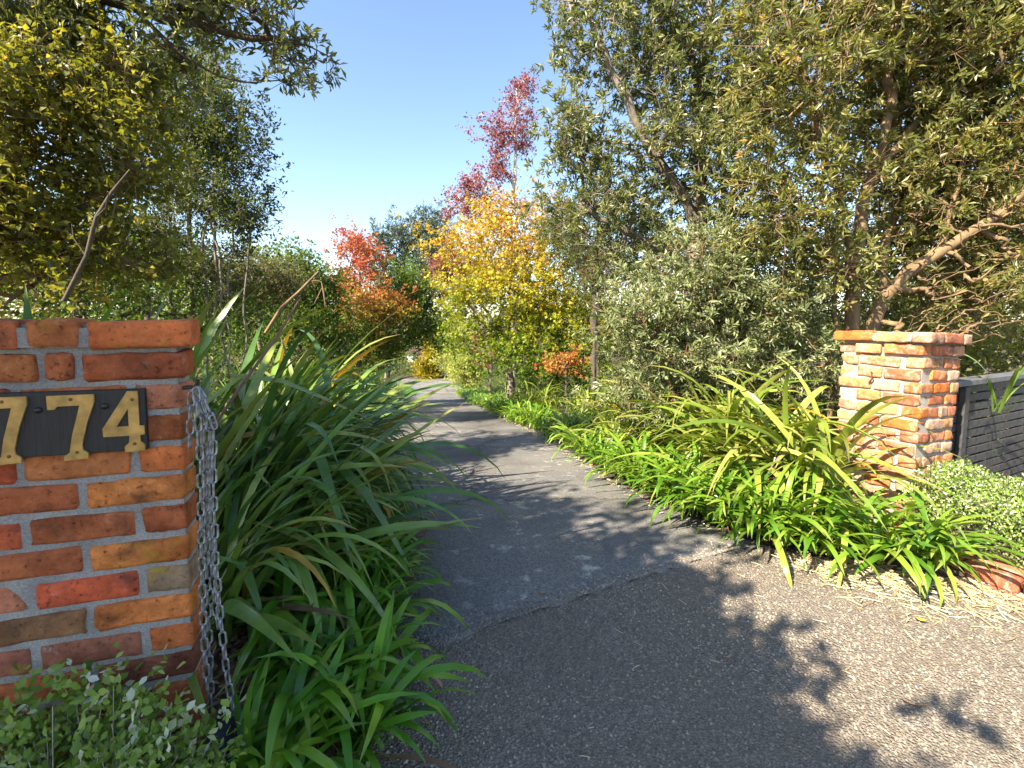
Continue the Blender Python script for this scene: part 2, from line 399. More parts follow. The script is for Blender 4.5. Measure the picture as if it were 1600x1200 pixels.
def build_chips():
    rng = np.random.default_rng(11)
    n = 70000
    # denser close to the lens
    P = np.stack([rng.uniform(-.5, 4.3, n), 1.1 + 2.2 * rng.random(n) ** 1.15, np.zeros(n)], 1)
    keep = P[:, 1] < np.interp(P[:, 0], SEAM[:, 0], SEAM[:, 1]) - .0
    keep &= (P[:, 0] < P[:, 1] * 1.35 + .5)
    P = P[keep]
    m = 1500; sx = rng.uniform(-.5, 1.5, m); sy = np.interp(sx, SEAM[:, 0], SEAM[:, 1]) + np.abs(rng.normal(0, .035, m)) * rng.choice([1, 1, 2.5], m)
    nc = len(P); P = np.concatenate([P, np.stack([sx, sy, np.zeros(m)], 1)]); n = len(P)
    P[:, 2] = g(P[:, 1]) + .003; P[nc:, 2] += .0145
    s = rng.uniform(.0042, .0098, n)
    k = 5
    a = (np.arange(k) / k * 2 * math.pi)[None] + rng.uniform(0, 6.3, (n, 1)) + rng.uniform(-.35, .35, (n, k))
    rr = s[:, None] * rng.uniform(.75, 1.3, (n, k))
    V = np.zeros((n, k + 1, 3))
    V[:, :k, 0] = P[:, 0:1] + rr * np.cos(a); V[:, :k, 1] = P[:, 1:2] + rr * np.sin(a); V[:, :k, 2] = P[:, 2:3]
    V[:, k, :] = P + np.stack([rng.uniform(-.4, .4, n) * s, rng.uniform(-.4, .4, n) * s, s * rng.uniform(.55, 1.1, n)], 1)
    b = (np.arange(n) * (k + 1))[:, None]
    F = np.stack([b + np.arange(k), b + (np.arange(k) + 1) % k, np.repeat(b + k, k, 1)], -1).reshape(-1, 3)
    t = np.clip(rng.beta(2, 2.6, n) * (1 + .28 * np.sin(P[:, 0] * 2.1 + 1.3 * np.sin(P[:, 1] * 2.7)) * np.sin(P[:, 1] * 3.3 + P[:, 0])) - .10 * np.exp(-((P[:, 0] - .35 + .1 * P[:, 1]) / .2) ** 2), 0, 1)
    o = link('gravel_chips', mesh_np('gravel_chips', V.reshape(-1, 3), F, M['stone'], np.repeat(t, k + 1), smooth=False))
    tag(o, 'grey stone chips bedded in the seal of the apron', 'gravel', kind='stuff')
build_chips()

def bed(name, inner, outer, y0, y1, h, seed):
    rng = np.random.default_rng(seed)
    ysb = np.arange(y0, y1, .22); nx = 16; V = []
    for y in ysb:
        a, b = inner(y), outer(y); t = np.linspace(0, 1, nx)
        V.append(np.stack([a + (b - a) * t, np.full(nx, y), g(y) + h * np.clip(t * 5, 0, 1) + .012 * rng.standard_normal(nx) * np.clip(t * 6, 0.1, 1) + .021], 1))
    V = np.concatenate(V); i = np.arange(len(ysb) - 1)[:, None] * nx; j = np.arange(nx - 1)[None]
    F = np.stack([i + j, i + j + 1, i + nx + j + 1, i + nx + j], -1).reshape(-1, 4)
    if outer(y0) < inner(y0): F = F[:, ::-1]
    tag(link(name, mesh_np(name, V, F, M['soil'])), kind='structure')
bed('garden_bed', lambda y: xl(y) - .02, lambda y: xl(y) - 5.5, .4, 37, .07, 1)
bed('garden_bed', lambda y: float(np.interp(y, [2.45, 2.62, 2.95, 3.5, 4.6, 8, 16, 26, 36], [2.5, 1.95, 1.55, 1.3, 1.03, .58, -1.1, -2.7, -4.1])),
    lambda y: float(np.interp(y, [2.5, 3, 40], [5.5, 6.5, 8])), 2.5, 37, .07, 2)
# ------------------------------------------------------------------ brick work
def brick_mesh(name, L, W, H, seed, mat, nx=7, ny=3, nz=3):
    """worn brick: rounded box with knocked corners and an uneven face; origin at its centre"""
    rng = np.random.default_rng(seed)
    V, F, idx = [], [], {}
    def vid(i, j, k):
        if (i, j, k) not in idx:
            idx[(i, j, k)] = len(V); V.append([i / nx - .5, j / ny - .5, k / nz - .5])
        return idx[(i, j, k)]
    for i in range(nx):
        for k in range(nz):
            F.append((vid(i, 0, k), vid(i + 1, 0, k), vid(i + 1, 0, k + 1), vid(i, 0, k + 1)))
            F.append((vid(i, ny, k), vid(i, ny, k + 1), vid(i + 1, ny, k + 1), vid(i + 1, ny, k)))
    for i in range(nx):
        for j in range(ny):
            F.append((vid(i, j, 0), vid(i, j + 1, 0), vid(i + 1, j + 1, 0), vid(i + 1, j, 0)))
            F.append((vid(i, j, nz), vid(i + 1, j, nz), vid(i + 1, j + 1, nz), vid(i, j + 1, nz)))
    for j in range(ny):
        for k in range(nz):
            F.append((vid(0, j, k), vid(0, j, k + 1), vid(0, j + 1, k + 1), vid(0, j + 1, k)))
            F.append((vid(nx, j, k), vid(nx, j + 1, k), vid(nx, j + 1, k + 1), vid(nx, j, k + 1)))
    V = np.array(V)
    # push inner grid lines towards the edges so that the rounding stays narrow
    for ax, n_, S in ((0, nx, L), (1, ny, W), (2, nz, H)):
        c = np.round((V[:, ax] + .5) * n_).astype(int); e = .011 / S
        u = V[:, ax] + .5
        u = np.where(c == 0, 0, np.where(c == n_, 1, e + (c - 1) / max(n_ - 2, 1) * (1 - 2 * e)))
        V[:, ax] = (u - .5) * S
    hs = np.array((L, W, H)) / 2
    rad = .008
    inner = np.clip(V, -(hs - rad), hs - rad); d = V - inner; ln = np.linalg.norm(d, axis=1, keepdims=True)
    V = inner + d / np.maximum(ln, 1e-6) * np.minimum(ln, rad)
    V += rng.normal(0, .0019, V.shape)
    V[:, 2] += (V[:, 0] / L) * rng.normal(0, .003)
    if rng.random() < .6:       # a knocked corner
        cnr = hs * rng.choice([-1, 1], 3); dd = np.linalg.norm(V - cnr, axis=1)
        V += (-np.sign(cnr) * .012)[None] * np.clip(1 - dd / .045, 0, 1)[:, None]
    return py_mesh(name, V, F, mat, smooth=True)

def brick_set(mat, seed, W=.105, H=.072):
    return {L: [brick_mesh('brick', L, W, H, seed + 13 * i + int(L * 1000), mat) for i in range(5)] for L in (.228, .105, .165, .06)}

# --- left pillar with the number board: single skin wall end beside the drive
def build_left_pillar():
    rng = np.random.default_rng(5)
    ang = R(18.0)
    corner = at(288, 800, 1.29)                       # front corner on the drive side
    top = CAM_H - .012
    root = empty('brick_pillar', (corner[0], corner[1], 0), ang, 'weathered brick pillar in shade carrying the black number board', 'pillar', 'gate pillars')
    root.rotation_euler = (0, R(.35), ang)
    # local frame: +x runs towards the drive along the face (0 at the corner), front face at y = 0, wall body towards +y
    depth = .105
    pitch = .0866
    B = brick_set(M['brick_l'], 100)
    OR, BR, DK, RD, OC, PK, GY, DP = (.44, .135, .042), (.32, .105, .04), (.27, .075, .033), (.40, .085, .038), (.43, .15, .042), (.38, .14, .08), (.19, .125, .085), (.21, .078, .05)
    rows = [  # from the top down, from the corner to the left: (length, colour)
        [(.228, OR), (.105, BR), (.105, BR), (.228, BR)],
        [(.228, DK), (.06, BR), (.228, BR), (.165, RD)],
        [(.105, PK), (.228, BR), (.228, DK), (.105, OR)],
        [(.105, BR), (.228, RD), (.228, BR), (.105, OR)],
        [(.105, OR), (.228, BR), (.228, RD), (.105, BR)],
        [(.228, OC), (.228, DK), (.228, OR)],
        [(.105, (.30, .09, .035)), (.228, BR), (.228, RD), (.105, OR)],
        [(.228, OC), (.228, BR), (.228, OR)],
        [(.105, GY), (.228, RD), (.228, PK), (.105, OR)],
        [(.228, OR), (.228, (.16, .085, .04)), (.228, OR)],
        [(.105, OR), (.228, DP), (.228, DP), (.105, OR)],
        [(.228, DP), (.228, DK), (.228, OR)],
        [(.105, BR), (.228, DK), (.228, BR), (.105, OR)],
        [(.228, DK), (.228, BR), (.228, OR)],
        [(.105, BR), (.228, DK), (.228, BR), (.105, OR)],
        [(.228, DK), (.228, BR), (.228, OR)],
        [(.105, BR), (.228, DK), (.228, BR), (.105, OR)]]
    full = .70
    z = top
    for ri, row in enumerate(rows):
        out = (.034, .012)[ri] if ri < 2 else 0
        x = out
        for L, c in row:
            o = link('brick', random.Random(ri * 7 + int(x * 100)).choice(B[L]), root)
            o.location = (x - L / 2, depth / 2 - out * .6 + rng.normal(0, .0012), z - .036 + rng.normal(0, .0012))
            o.rotation_euler = (rng.normal(0, .006), rng.normal(0, .007), rng.normal(0, .006) + (math.pi if rng.random() < .5 else 0))
            k = rng.uniform(1.35, 1.75); o.color = (c[0] * k, c[1] * k * rng.uniform(.92, 1.08), c[2] * k, 1)
            x -= L + .0185
        z -= pitch
    # bed and perpend mortar: a core set back from the brick faces
    parts = []
    V, F = box_vf(-full / 2 - .004, depth / 2 + .001, (top - .012 + -.05) / 2, full - .006, depth - .012, top - .012 + .05)
    me = py_mesh('mortar', V, F, M['mortar_l']); link('mortar', me, root)
    V, F = box_vf(-full / 2 + .010, depth / 2 - .007, top - .046, full + .012, depth + .012, .05)
    link('mortar', py_mesh('mortar', V, F, M['mortar_l']), root)
    return root, ang, top
LP, LANG, LTOP = build_left_pillar()
bpy.context.view_layer.update()

def wall_pt(x, y, z): return LP.matrix_world @ Vector((x, y, z))

# --- number board
def build_number_board():
    board = empty('number_board', wall_pt(0, 0, LTOP), LANG, 'black wooden number board with gold digits 774 on brick pillar', 'sign')
    board.rotation_euler = LP.rotation_euler
    bm_, nt, out = new_mat('black_painted_wood')
    tc = N(nt, 'ShaderNodeTexCoord'); mp = N(nt, 'ShaderNodeMapping'); mp.inputs['Scale'].default_value = (90, 1, 5); nt.links.new(tc.outputs['Object'], mp.inputs[0])
    n1 = N(nt, 'ShaderNodeTexNoise', Scale=2.0, Detail=5.0, Roughness=.6); nt.links.new(mp.outputs[0], n1.inputs['Vector'])
    r = ramp(nt, [(.3, (.007, .007, .008)), (.75, (.03, .029, .028))], n1.outputs['Fac'])
    p = N(nt, 'ShaderNodeBsdfPrincipled', Roughness=.55); nt.links.new(r.outputs[0], p.inputs['Base Color']); nt.links.new(bump(nt, n1.outputs['Fac'], .8, .004), p.inputs['Normal']); nt.links.new(p.outputs[0], out.inputs[0])
    gold = plain('aged_gold_paint', (.50, .285, .07), .5, .1, .38, 28, .3)
    black = plain('black_bolt', (.018, .018, .018), .45)
    rust = plain('dull_screw', (.16, .085, .03), .5, .5)
    u1 = -.078; width = .40; zt, zb = -.183, -.349
    V, F = box_vf(u1 - width / 2, -.008, (zt + zb) / 2, width, .014, zt - zb, .0015)
    link('panel', py_mesh('panel', V, F, bm_), board)
    ppm = 3 * 690.0
    hgt = (zt - zb) / ((708 - 424) * 1.0)
    def conv(x, y, x0, y0): return ((x - x0) / ppm, 0, -(y - y0) * hgt)
    seven = [(275, 442), (478, 440), (478, 476), (462, 515), (440, 572), (424, 628), (413, 668), (416, 690), (437, 704), (437, 728), (332, 733), (332, 712), (358, 697), (364, 664), (374, 618), (392, 560), (414, 488), (318, 490), (306, 503), (276, 503)]
    four = [(628, 432), (676, 432), (676, 592), (698, 592), (698, 634), (677, 636), (677, 664), (696, 680), (696, 708), (603, 712), (603, 685), (624, 668), (627, 636), (510, 636), (507, 600)]
    hole = [(627, 512), (627, 592), (572, 592)]
    def digit(poly, hole_, ox, screws):
        lo = [Vector(conv(x, y, 698, 424)) for x, y in poly]; hl = [Vector(conv(x, y, 698, 424)) for x, y in hole_] if hole_ else []
        tri = geometry.tessellate_polygon([lo, hl] if hl else [lo])
        pts = lo + hl; n = len(pts); t = .005
        V = [(p.x + ox, -.0155 - t, p.z + zt) for p in pts] + [(p.x + ox, -.0152, p.z + zt) for p in pts]
        F = []
        for a, b, c in tri:
            nrm = (Vector(V[b]) - Vector(V[a])).cross(Vector(V[c]) - Vector(V[a]))
            F.append((a, b, c) if nrm.y < 0 else (a, c, b))
        def walls(i0, m):
            for i in range(m):
                j = (i + 1) % m; F.append((i0 + i, i0 + j, n + i0 + j, n + i0 + i))
        walls(0, len(lo))
        if hl: walls(len(lo), len(hl))
        me = py_mesh('digit', V, F, gold)
        o = link('digit', me, board)
        for sx, sy in screws:
            q = conv(sx, sy, 698, 424)
            V2 = [(q[0] + ox + .0042 * math.cos(k), -.0218, q[2] + zt + .0042 * math.sin(k)) for k in np.arange(10) / 10 * 2 * math.pi]
            V2 += [(v[0], -.0203, v[2]) for v in V2[:10]] + [(q[0] + ox, -.0226, q[2] + zt)]
            F2 = [(i, (i + 1) % 10, 20) for i in range(10)] + [(i, 10 + i, 10 + (i + 1) % 10, (i + 1) % 10) for i in range(10)]
            link('screw', py_mesh('screw', V2, F2, rust), o)
    off = u1 - .003
    digit(four, hole, off, [(650, 470), (650, 674)])
    digit(seven, None, off, [(378, 460), (390, 697)])
    digit(seven, None, off - .138, [(378, 460), (390, 697)])
    for bx_, by_ in ((520, 497), (233, 503)):
        q = conv(bx_, by_, 698, 424); V2 = []
        for r_, y_ in ((.0085, -.0148), (.0078, -.0185), (.0045, -.0215)):
            V2 += [(q[0] + off + r_ * math.cos(k), y_, q[2] + zt + r_ * math.sin(k)) for k in np.arange(12) / 12 * 2 * math.pi]
        V2.append((q[0] + off, -.0225, q[2] + zt))
        F2 = [(r_ * 12 + i, r_ * 12 + (i + 1) % 12, r_ * 12 + 12 + (i + 1) % 12, r_ * 12 + 12 + i) for r_ in range(2) for i in range(12)] + [(24 + i, 24 + (i + 1) % 12, 36) for i in range(12)]
        link('bolt', py_mesh('bolt', V2, F2, black, True), board)
build_number_board()

# --- chain hung from a hook on the drive side of the left pillar
def build_chain():
    steel = plain('galvanised_steel', (.27, .27, .29), .45, .6, .6, 45, .4)
    root = empty('chain', tuple(at(310, 610, 1.28)), 0, 'galvanised steel chain hanging in strands from brick pillar', 'chain')
    base = np.array(root.location)
    Lk, Wk, wr = .047, .021, .0031
    path = []
    r_ = Wk / 2 - wr; st = Lk / 2 - wr - r_
    for k in range(7): a = math.pi * k / 6; path.append((r_ * math.cos(a), 0, st + r_ * math.sin(a)))
    for k in range(7): a = math.pi + math.pi * k / 6; path.append((r_ * math.cos(a), 0, -st + r_ * math.sin(a)))
    P = np.array(path); n = len(P); T = norm(np.roll(P, -1, 0) - np.roll(P, 1, 0)); Bn = np.array((0, 1.0, 0)); Nn = np.cross(T, Bn)
    a = np.arange(6) / 6 * 2 * math.pi
    V = (P[:, None] + wr * (np.cos(a)[None, :, None] * Nn[:, None] + np.sin(a)[None, :, None] * Bn)).reshape(-1, 3)
    i = np.arange(n)[:, None]; j = np.arange(6)[None]
    F = np.stack([i * 6 + j, i * 6 + (j + 1) % 6, ((i + 1) % n) * 6 + (j + 1) % 6, ((i + 1) % n) * 6 + j], -1).reshape(-1, 4)[:, ::-1]
    me = mesh_np('link', V, F, steel)
    strands = [
        ([(306, 606), (309, 640), (313, 720), (315, 860), (318, 980), (324, 1085)], 1.262),
        ([(303, 606), (318, 650), (321, 740), (322, 860), (326, 980), (330, 1100)], 1.30),
        ([(306, 605), (322, 628), (334, 662), (333, 740), (337, 880), (344, 960), (354, 1050), (364, 1108)], 1.272),
        ([(304, 606), (318, 636), (328, 672), (327, 760), (330, 870), (336, 950), (342, 985)], 1.305),
        ([(300, 612), (298, 640), (297, 690)], 1.285)]
    rng = np.random.default_rng(2); ct = 0
    for pl, Y in strands:
        W = np.array([at(x, y, Y) for x, y in pl]) - base
        sl = np.concatenate([[0], np.cumsum(np.linalg.norm(np.diff(W, axis=0), axis=1))])
        step = Lk - 2 * wr - .0012
        for k, s in enumerate(np.arange(.5 * step, sl[-1], step)):
            p = np.array([np.interp(s, sl, W[:, q]) for q in range(3)]); e = s + .01
            p2 = np.array([np.interp(e, sl, W[:, q]) for q in range(3)]) ; d = norm(p2 - p) if np.linalg.norm(p2 - p) > 1e-4 else np.array((0, 0, -1.0))
            q = Vector(-d).to_track_quat('Z', 'Y')
            o = link('link', me, root, tuple(p)); o.rotation_mode = 'QUATERNION'
            o.rotation_quaternion = q @ Matrix.Rotation((.35 if k % 2 else .35 + math.pi / 2) + rng.normal(0, .14), 4, 'Z').to_quaternion()
            ct += 1
    # the loop thrown round the strands
    o = link('link', me, root, tuple(at(329, 667, 1.262) - base)); o.rotation_euler = (R(90), R(88), 0)
    o = link('link', me, root, tuple(at(333, 660, 1.258) - base)); o.rotation_euler = (0, R(-15), R(70))
    hp = np.array([at(287, 606, 1.30), at(296, 605, 1.29), at(304, 606, 1.285), at(308, 601, 1.282), at(309, 594, 1.28)]) - base
    Vh, Fh = tube(hp, [.006, .006, .006, .006, .0045], 7); link('hook', mesh_np('hook', Vh, Fh, plain('dark_iron', (.06, .055, .06), .5, .6)), root)
build_chain()

# --- right pillar: free standing, sunlit
def build_right_pillar():
    rng = np.random.default_rng(8)
    rcl = at(1436, 650, 3.1)
    a = math.atan2(.449, .893)
    ztop = at(1440, 519, 3.1)[2]
    z0 = g(3.1) - .05
    root = empty('brick_pillar', (rcl[0], rcl[1], z0), a, 'sunlit square brick pillar with stepped cap beside the dark slat screen', 'pillar', 'gate pillars')
    root.rotation_euler = (R(-.8), R(2.6), a)
    H = ztop - z0; S = .52; pitch = .0855; W = .108
    B = brick_set(M['brick_r'], 500, W=.108, H=.0715)
    pal = [(.52, .19, .07), (.50, .22, .11), (.55, .16, .04), (.47, .25, .15), (.52, .29, .13), (.40, .14, .07), (.56, .36, .25), (.42, .17, .11), (.50, .20, .09), (.52, .24, .10), (.56, .17, .05)]
    n = int(H / pitch)
    for r_ in range(n + 1):
        z = H - .036 - r_ * pitch
        out = (.042, .018)[r_] if r_ < 2 else 0
        s = S + 2 * out
        runL = s - W - .013
        for side in range(4):
            ca = side * math.pi / 2
            flip = (r_ + side) % 2
            if r_ % 4 == 2: seq = [.105, .165, .105] if not flip else [.105, .228]
            else: seq = [.228, .165] if flip else [.165, .228]
            gap = (runL - sum(seq)) / len(seq) + .0
            pos = 0.0
            sc_ = 1.0
            if gap < .004 or gap > .03:
                sc_ = (runL - .013 * len(seq)) / sum(seq); gap = .013
            start = -out if r_ % 2 == 0 else -out + W + .013
            x = start
            for L in seq:
                Lx = L * sc_
                lx, ly = x + Lx / 2, -out + W / 2          # along the front face (y = 0 plane), then turned to its side
                cx_, cy_ = lx - S / 2, ly - S / 2
                X = cx_ * math.cos(ca) - cy_ * math.sin(ca) + S / 2; Yy = cx_ * math.sin(ca) + cy_ * math.cos(ca) + S / 2
                o = link('brick', B[L][rng.integers(5)], root)
                o.location = (X + rng.normal(0, .0025), Yy + rng.normal(0, .0025), z + rng.normal(0, .0015))
                o.rotation_euler = (rng.normal(0, .01), rng.normal(0, .012), ca + rng.normal(0, .008) + (math.pi if rng.random() < .5 else 0))
                o.scale = (sc_, 1, 1)
                c = pal[int(rng.integers(len(pal)))]; k = rng.uniform(.85, 1.1); o.color = (min(c[0] * k, .7), c[1] * k, c[2] * k, 1)
                x += Lx + gap
    V, F = box_vf(S / 2, S / 2, (H - .016) / 2, S - .026, S - .026, H - .016)
    link('mortar', py_mesh('mortar', V, F, M['mortar_r']), root)
    V, F = box_vf(S / 2, S / 2, H - .038, S + .062, S + .062, .052)
    link('mortar', py_mesh('mortar', V, F, M['mortar_r']), root)
    # a little bent wire clip and drifted leaves on the cap
    Vh, Fh = tube([(-.004, .30, H - .30), (-.02, .30, H - .29), (-.022, .285, H - .33), (-.014, .31, H - .37)], .006, 6)
    link('iron_hook', mesh_np('iron_hook', Vh, Fh, plain('rusty_iron', (.12, .06, .04), .7, .4)), root)
    return root, a, rcl, H + z0
RP, RANG, RCOR, RTOP = build_right_pillar()

# --- dark slat screen right of the pillar
def build_screen():
    d = np.array((math.cos(RANG), math.sin(RANG))); nrm = np.array((-d[1], d[0]))
    p0 = RCOR[:2] + d * .50 + nrm * .16
    root = empty('slat_screen', (p0[0], p0[1], 0), RANG, 'dark stained horizontal slat screen with grey top rail beside sunlit pillar', 'screen')
    dark = plain('dark_stain', (.05, .047, .045), .55, 0, .45, 25, .3); rail = plain('grey_rail', (.11, .11, .12), .5, 0, .25, 20, .2)
    top = at(1500, 600, 3.5)[2]; Ls = 3.4
    V, F = box_vf(0, 0, 0, Ls, .018, .060, .002); me = py_mesh('slat', V, F, dark)
    z = top - .075; rng = np.random.default_rng(4)
    while z > -.05:
        o = link('slat', me, root, (Ls / 2, rng.normal(0, .002), z), (0, rng.normal(0, .002), 0)); z -= .0745
    V, F = box_vf(0, 0, 0, Ls + .02, .12, .045, .004); link('top_rail', py_mesh('top_rail', V, F, rail), root, (Ls / 2, 0.0, top - .012))
    for x in (.04, .52, 1.05, 1.8, 2.6, 3.35):
        V, F = box_vf(0, 0, 0, .07, .06, top + .1, .003); link('post', py_mesh('post', V, F, dark), root, (x, .045, (top - .14) / 2))
    V, F = box_vf(0, 0, 0, .075, .04, top + .05, .003); link('post', py_mesh('post', V, F, dark), root, (.50, -.032, (top - .14) / 2))
build_screen()

# --- brick edging in front of the low hedge
def build_edging():
    rng = np.random.default_rng(21)
    a, b = np.array((2.36, 3.0)), np.array((2.95, 1.72))
    d = norm(b - a); ang = math.atan2(d[1], d[0]); L = np.linalg.norm(b - a)
    root = empty('brick_edging', (a[0], a[1], -.05), ang, 'low red brick edging below the clipped grey hedge', 'edging')
    B = brick_set(M['brick_r'], 900)
    V, F = box_vf(L / 2, .06, .035, L, .20, .09); link('mortar', py_mesh('mortar', V, F, M['mortar_r']), root)
    x = .0
    while x < L - .2:
        for row, (yy, zz) in enumerate(((-.002, .115), (.112, .117), (-.004, .038))):
            o = link('brick', B[.228][rng.integers(5)], root, (x + .118 + (.1 if row == 2 else 0), yy + .005, zz), (rng.normal(0, .01), rng.normal(0, .01), rng.normal(0, .01)))
            c = ((.42, .13, .07), (.46, .17, .1), (.38, .12, .07))[int(rng.integers(3))]; o.color = (*c, 1)
        x += .24
build_edging()
# ------------------------------------------------------------------ trees
KITE = (np.array([(0, 0, 0), (-.5, .48, .10), (.5, .48, .10), (0, 1, -.06)]), np.array([(0, 2, 3), (0, 3, 1)]))
OBOV = (np.array([(0, 0, 0), (-.5, .58, .10), (.5, .58, .10), (0, .55, 0), (0, 1, -.12)]), np.array([(0, 2, 3), (0, 3, 1), (3, 2, 4), (3, 4, 1)]))
ROUND = (np.array([(0, 0, 0), (-.36, .28, .05), (-.46, .62, .06), (0, 1, -.05), (.46, .62, .06), (.36, .28, .05), (0, .5, -.03)]), np.array([(6, 1, 0), (6, 2, 1), (6, 3, 2), (6, 4, 3), (6, 5, 4), (6, 0, 5)]))
STAR = (np.array([(0, 0, 0), (.55, .25, .02), (.2, .45, 0), (.3, .95, -.05), (-.05, .5, .03), (-.5, .75, -.04), (-.22, .35, 0), (-.5, .05, .03)]),
        np.array([(0, 1, 2), (0, 2, 4), (2, 3, 4), (0, 4, 6), (4, 5, 6), (0, 6, 7)]))

def leaf_cloud(rng, P, D, s, width, tint, tpl=KITE, flat=.5):
    """many leaves in one mesh: P positions, D directions, s lengths"""
    T, Fq = tpl; n = len(P)
    D = norm(D)
    up = norm(np.array((0, 0, 1.0)) * flat + rng.normal(0, 1, (n, 3)) * (1 - flat * .6))
    X = norm(np.cross(D, up)); U = np.cross(X, D)
    w = width * s * rng.uniform(.75, 1.25, n)
    V = P[:, None] + T[None, :, 0:1] * (w[:, None, None] * X[:, None]) + T[None, :, 1:2] * (s[:, None, None] * D[:, None]) + T[None, :, 2:3] * (s[:, None, None] * U[:, None])
    F = (np.arange(n) * len(T))[:, None, None] + Fq[None]
    return V.reshape(-1, 3), F.reshape(-1, 3), np.repeat(np.clip(tint, 0, 1), len(T))

def blob(px, py, Y, rx, ry, rd, w=None):
    """crown lobe measured in the photograph: centre, radii in metres"""
    k = Y / F_PX
    return (at(px, py, Y), np.array((rx * k, rd, ry * k)), w)

def grow(rng, stems, blobs, ntips, step, bare=(), tuft=.17):
    cap = 60000
    P = np.zeros((cap, 3)); par = np.full(cap, -1); n = 0; chains = []
    for st in stems:
        st = np.asarray(st, float); pts = [st[0]]
        for a, b in zip(st[:-1], st[1:]):
            m = max(1, int(np.linalg.norm(b - a) / step)); pts += [a + (b - a) * (i + 1) / m for i in range(m)]
        pts = np.array(pts); pts[1:-1] += rng.normal(0, step * .10, pts[1:-1].shape)
        p = -1
        if n:
            dd = np.linalg.norm(P[:n] - pts[0], axis=1); j = int(dd.argmin())
            if dd[j] < step * 3: p = j
        ch = [p] if p >= 0 else []
        for q in pts:
            P[n] = q; par[n] = p; p = n; ch.append(n); n += 1
        chains.append(ch)
    wts = np.array([b[2] if b[2] else b[1].prod() ** .8 for b in blobs]); wts = wts / wts.sum()
    tips, isbare = [], []
    for k, b in enumerate(blobs):
        m = int(round(ntips * wts[k])); d = norm(rng.normal(0, 1, (m, 3))); r = rng.random(m) ** .42
        q = b[0] + d * r[:, None] * b[1] * rng.uniform(.85, 1.12, (m, 1)); isbare += [0] * m
        if tuft and m > 12:       # boughs: tips gather into tufts with gaps between
            q = q[:max(3, m // 6)][rng.integers(max(3, m // 6), size=m)] + rng.normal(0, tuft, (m, 3)) * b[1]
        tips.append(q)
    for b, m in bare:
        d = norm(rng.normal(0, 1, (m, 3))); tips.append(b[0] + d * (rng.random(m) ** .5)[:, None] * b[1]); isbare += [1] * m
    tips = np.concatenate(tips); isbare = np.array(isbare)
    root = P[0]; d0 = np.min(np.linalg.norm(tips[:, None] - P[None, :n:2], axis=2), axis=1)
    order = np.argsort(d0); tip_nodes, tip_dirs, tip_bare = [], [], []
    for t in order:
        q = tips[t]
        dv = q - P[:n]; ds = np.sqrt((dv * dv).sum(1))
        cost = ds + .9 * np.clip(P[:n, 2] - q[2] + .25 * ds, 0, None)
        j = int(cost.argmin()); L = ds[j]
        if L < 1e-3 or n > cap - 100: continue
        pdir = norm(P[j] - P[par[j]]) if par[j] >= 0 else np.array((0, 0, 1.0))
        c = P[j] + L * .45 * norm(pdir * .7 + norm(q - P[j]) * .8)
        m = max(2, int(L / step)); ch = [j]; p = j
        for i in range(1, m + 1):
            u = i / m; w = (1 - u) ** 2 * P[j] + 2 * u * (1 - u) * c + u * u * q
            P[n] = w + (rng.normal(0, step * .07, 3) if i < m else 0); par[n] = p; p = n; ch.append(n); n += 1
        chains.append(ch); tip_nodes.append(n - 1); tip_dirs.append(norm(P[n - 1] - P[par[n - 1]])); tip_bare.append(isbare[t])
    cnt = np.zeros(n); cnt[tip_nodes] = 1
    for i in range(n - 1, -1, -1):
        if par[i] >= 0: cnt[par[i]] += max(cnt[i], .3) if cnt[i] > 0 else .3
    return P[:n], par[:n], cnt, chains, np.array(tip_nodes), np.array(tip_dirs), np.array(tip_bare)

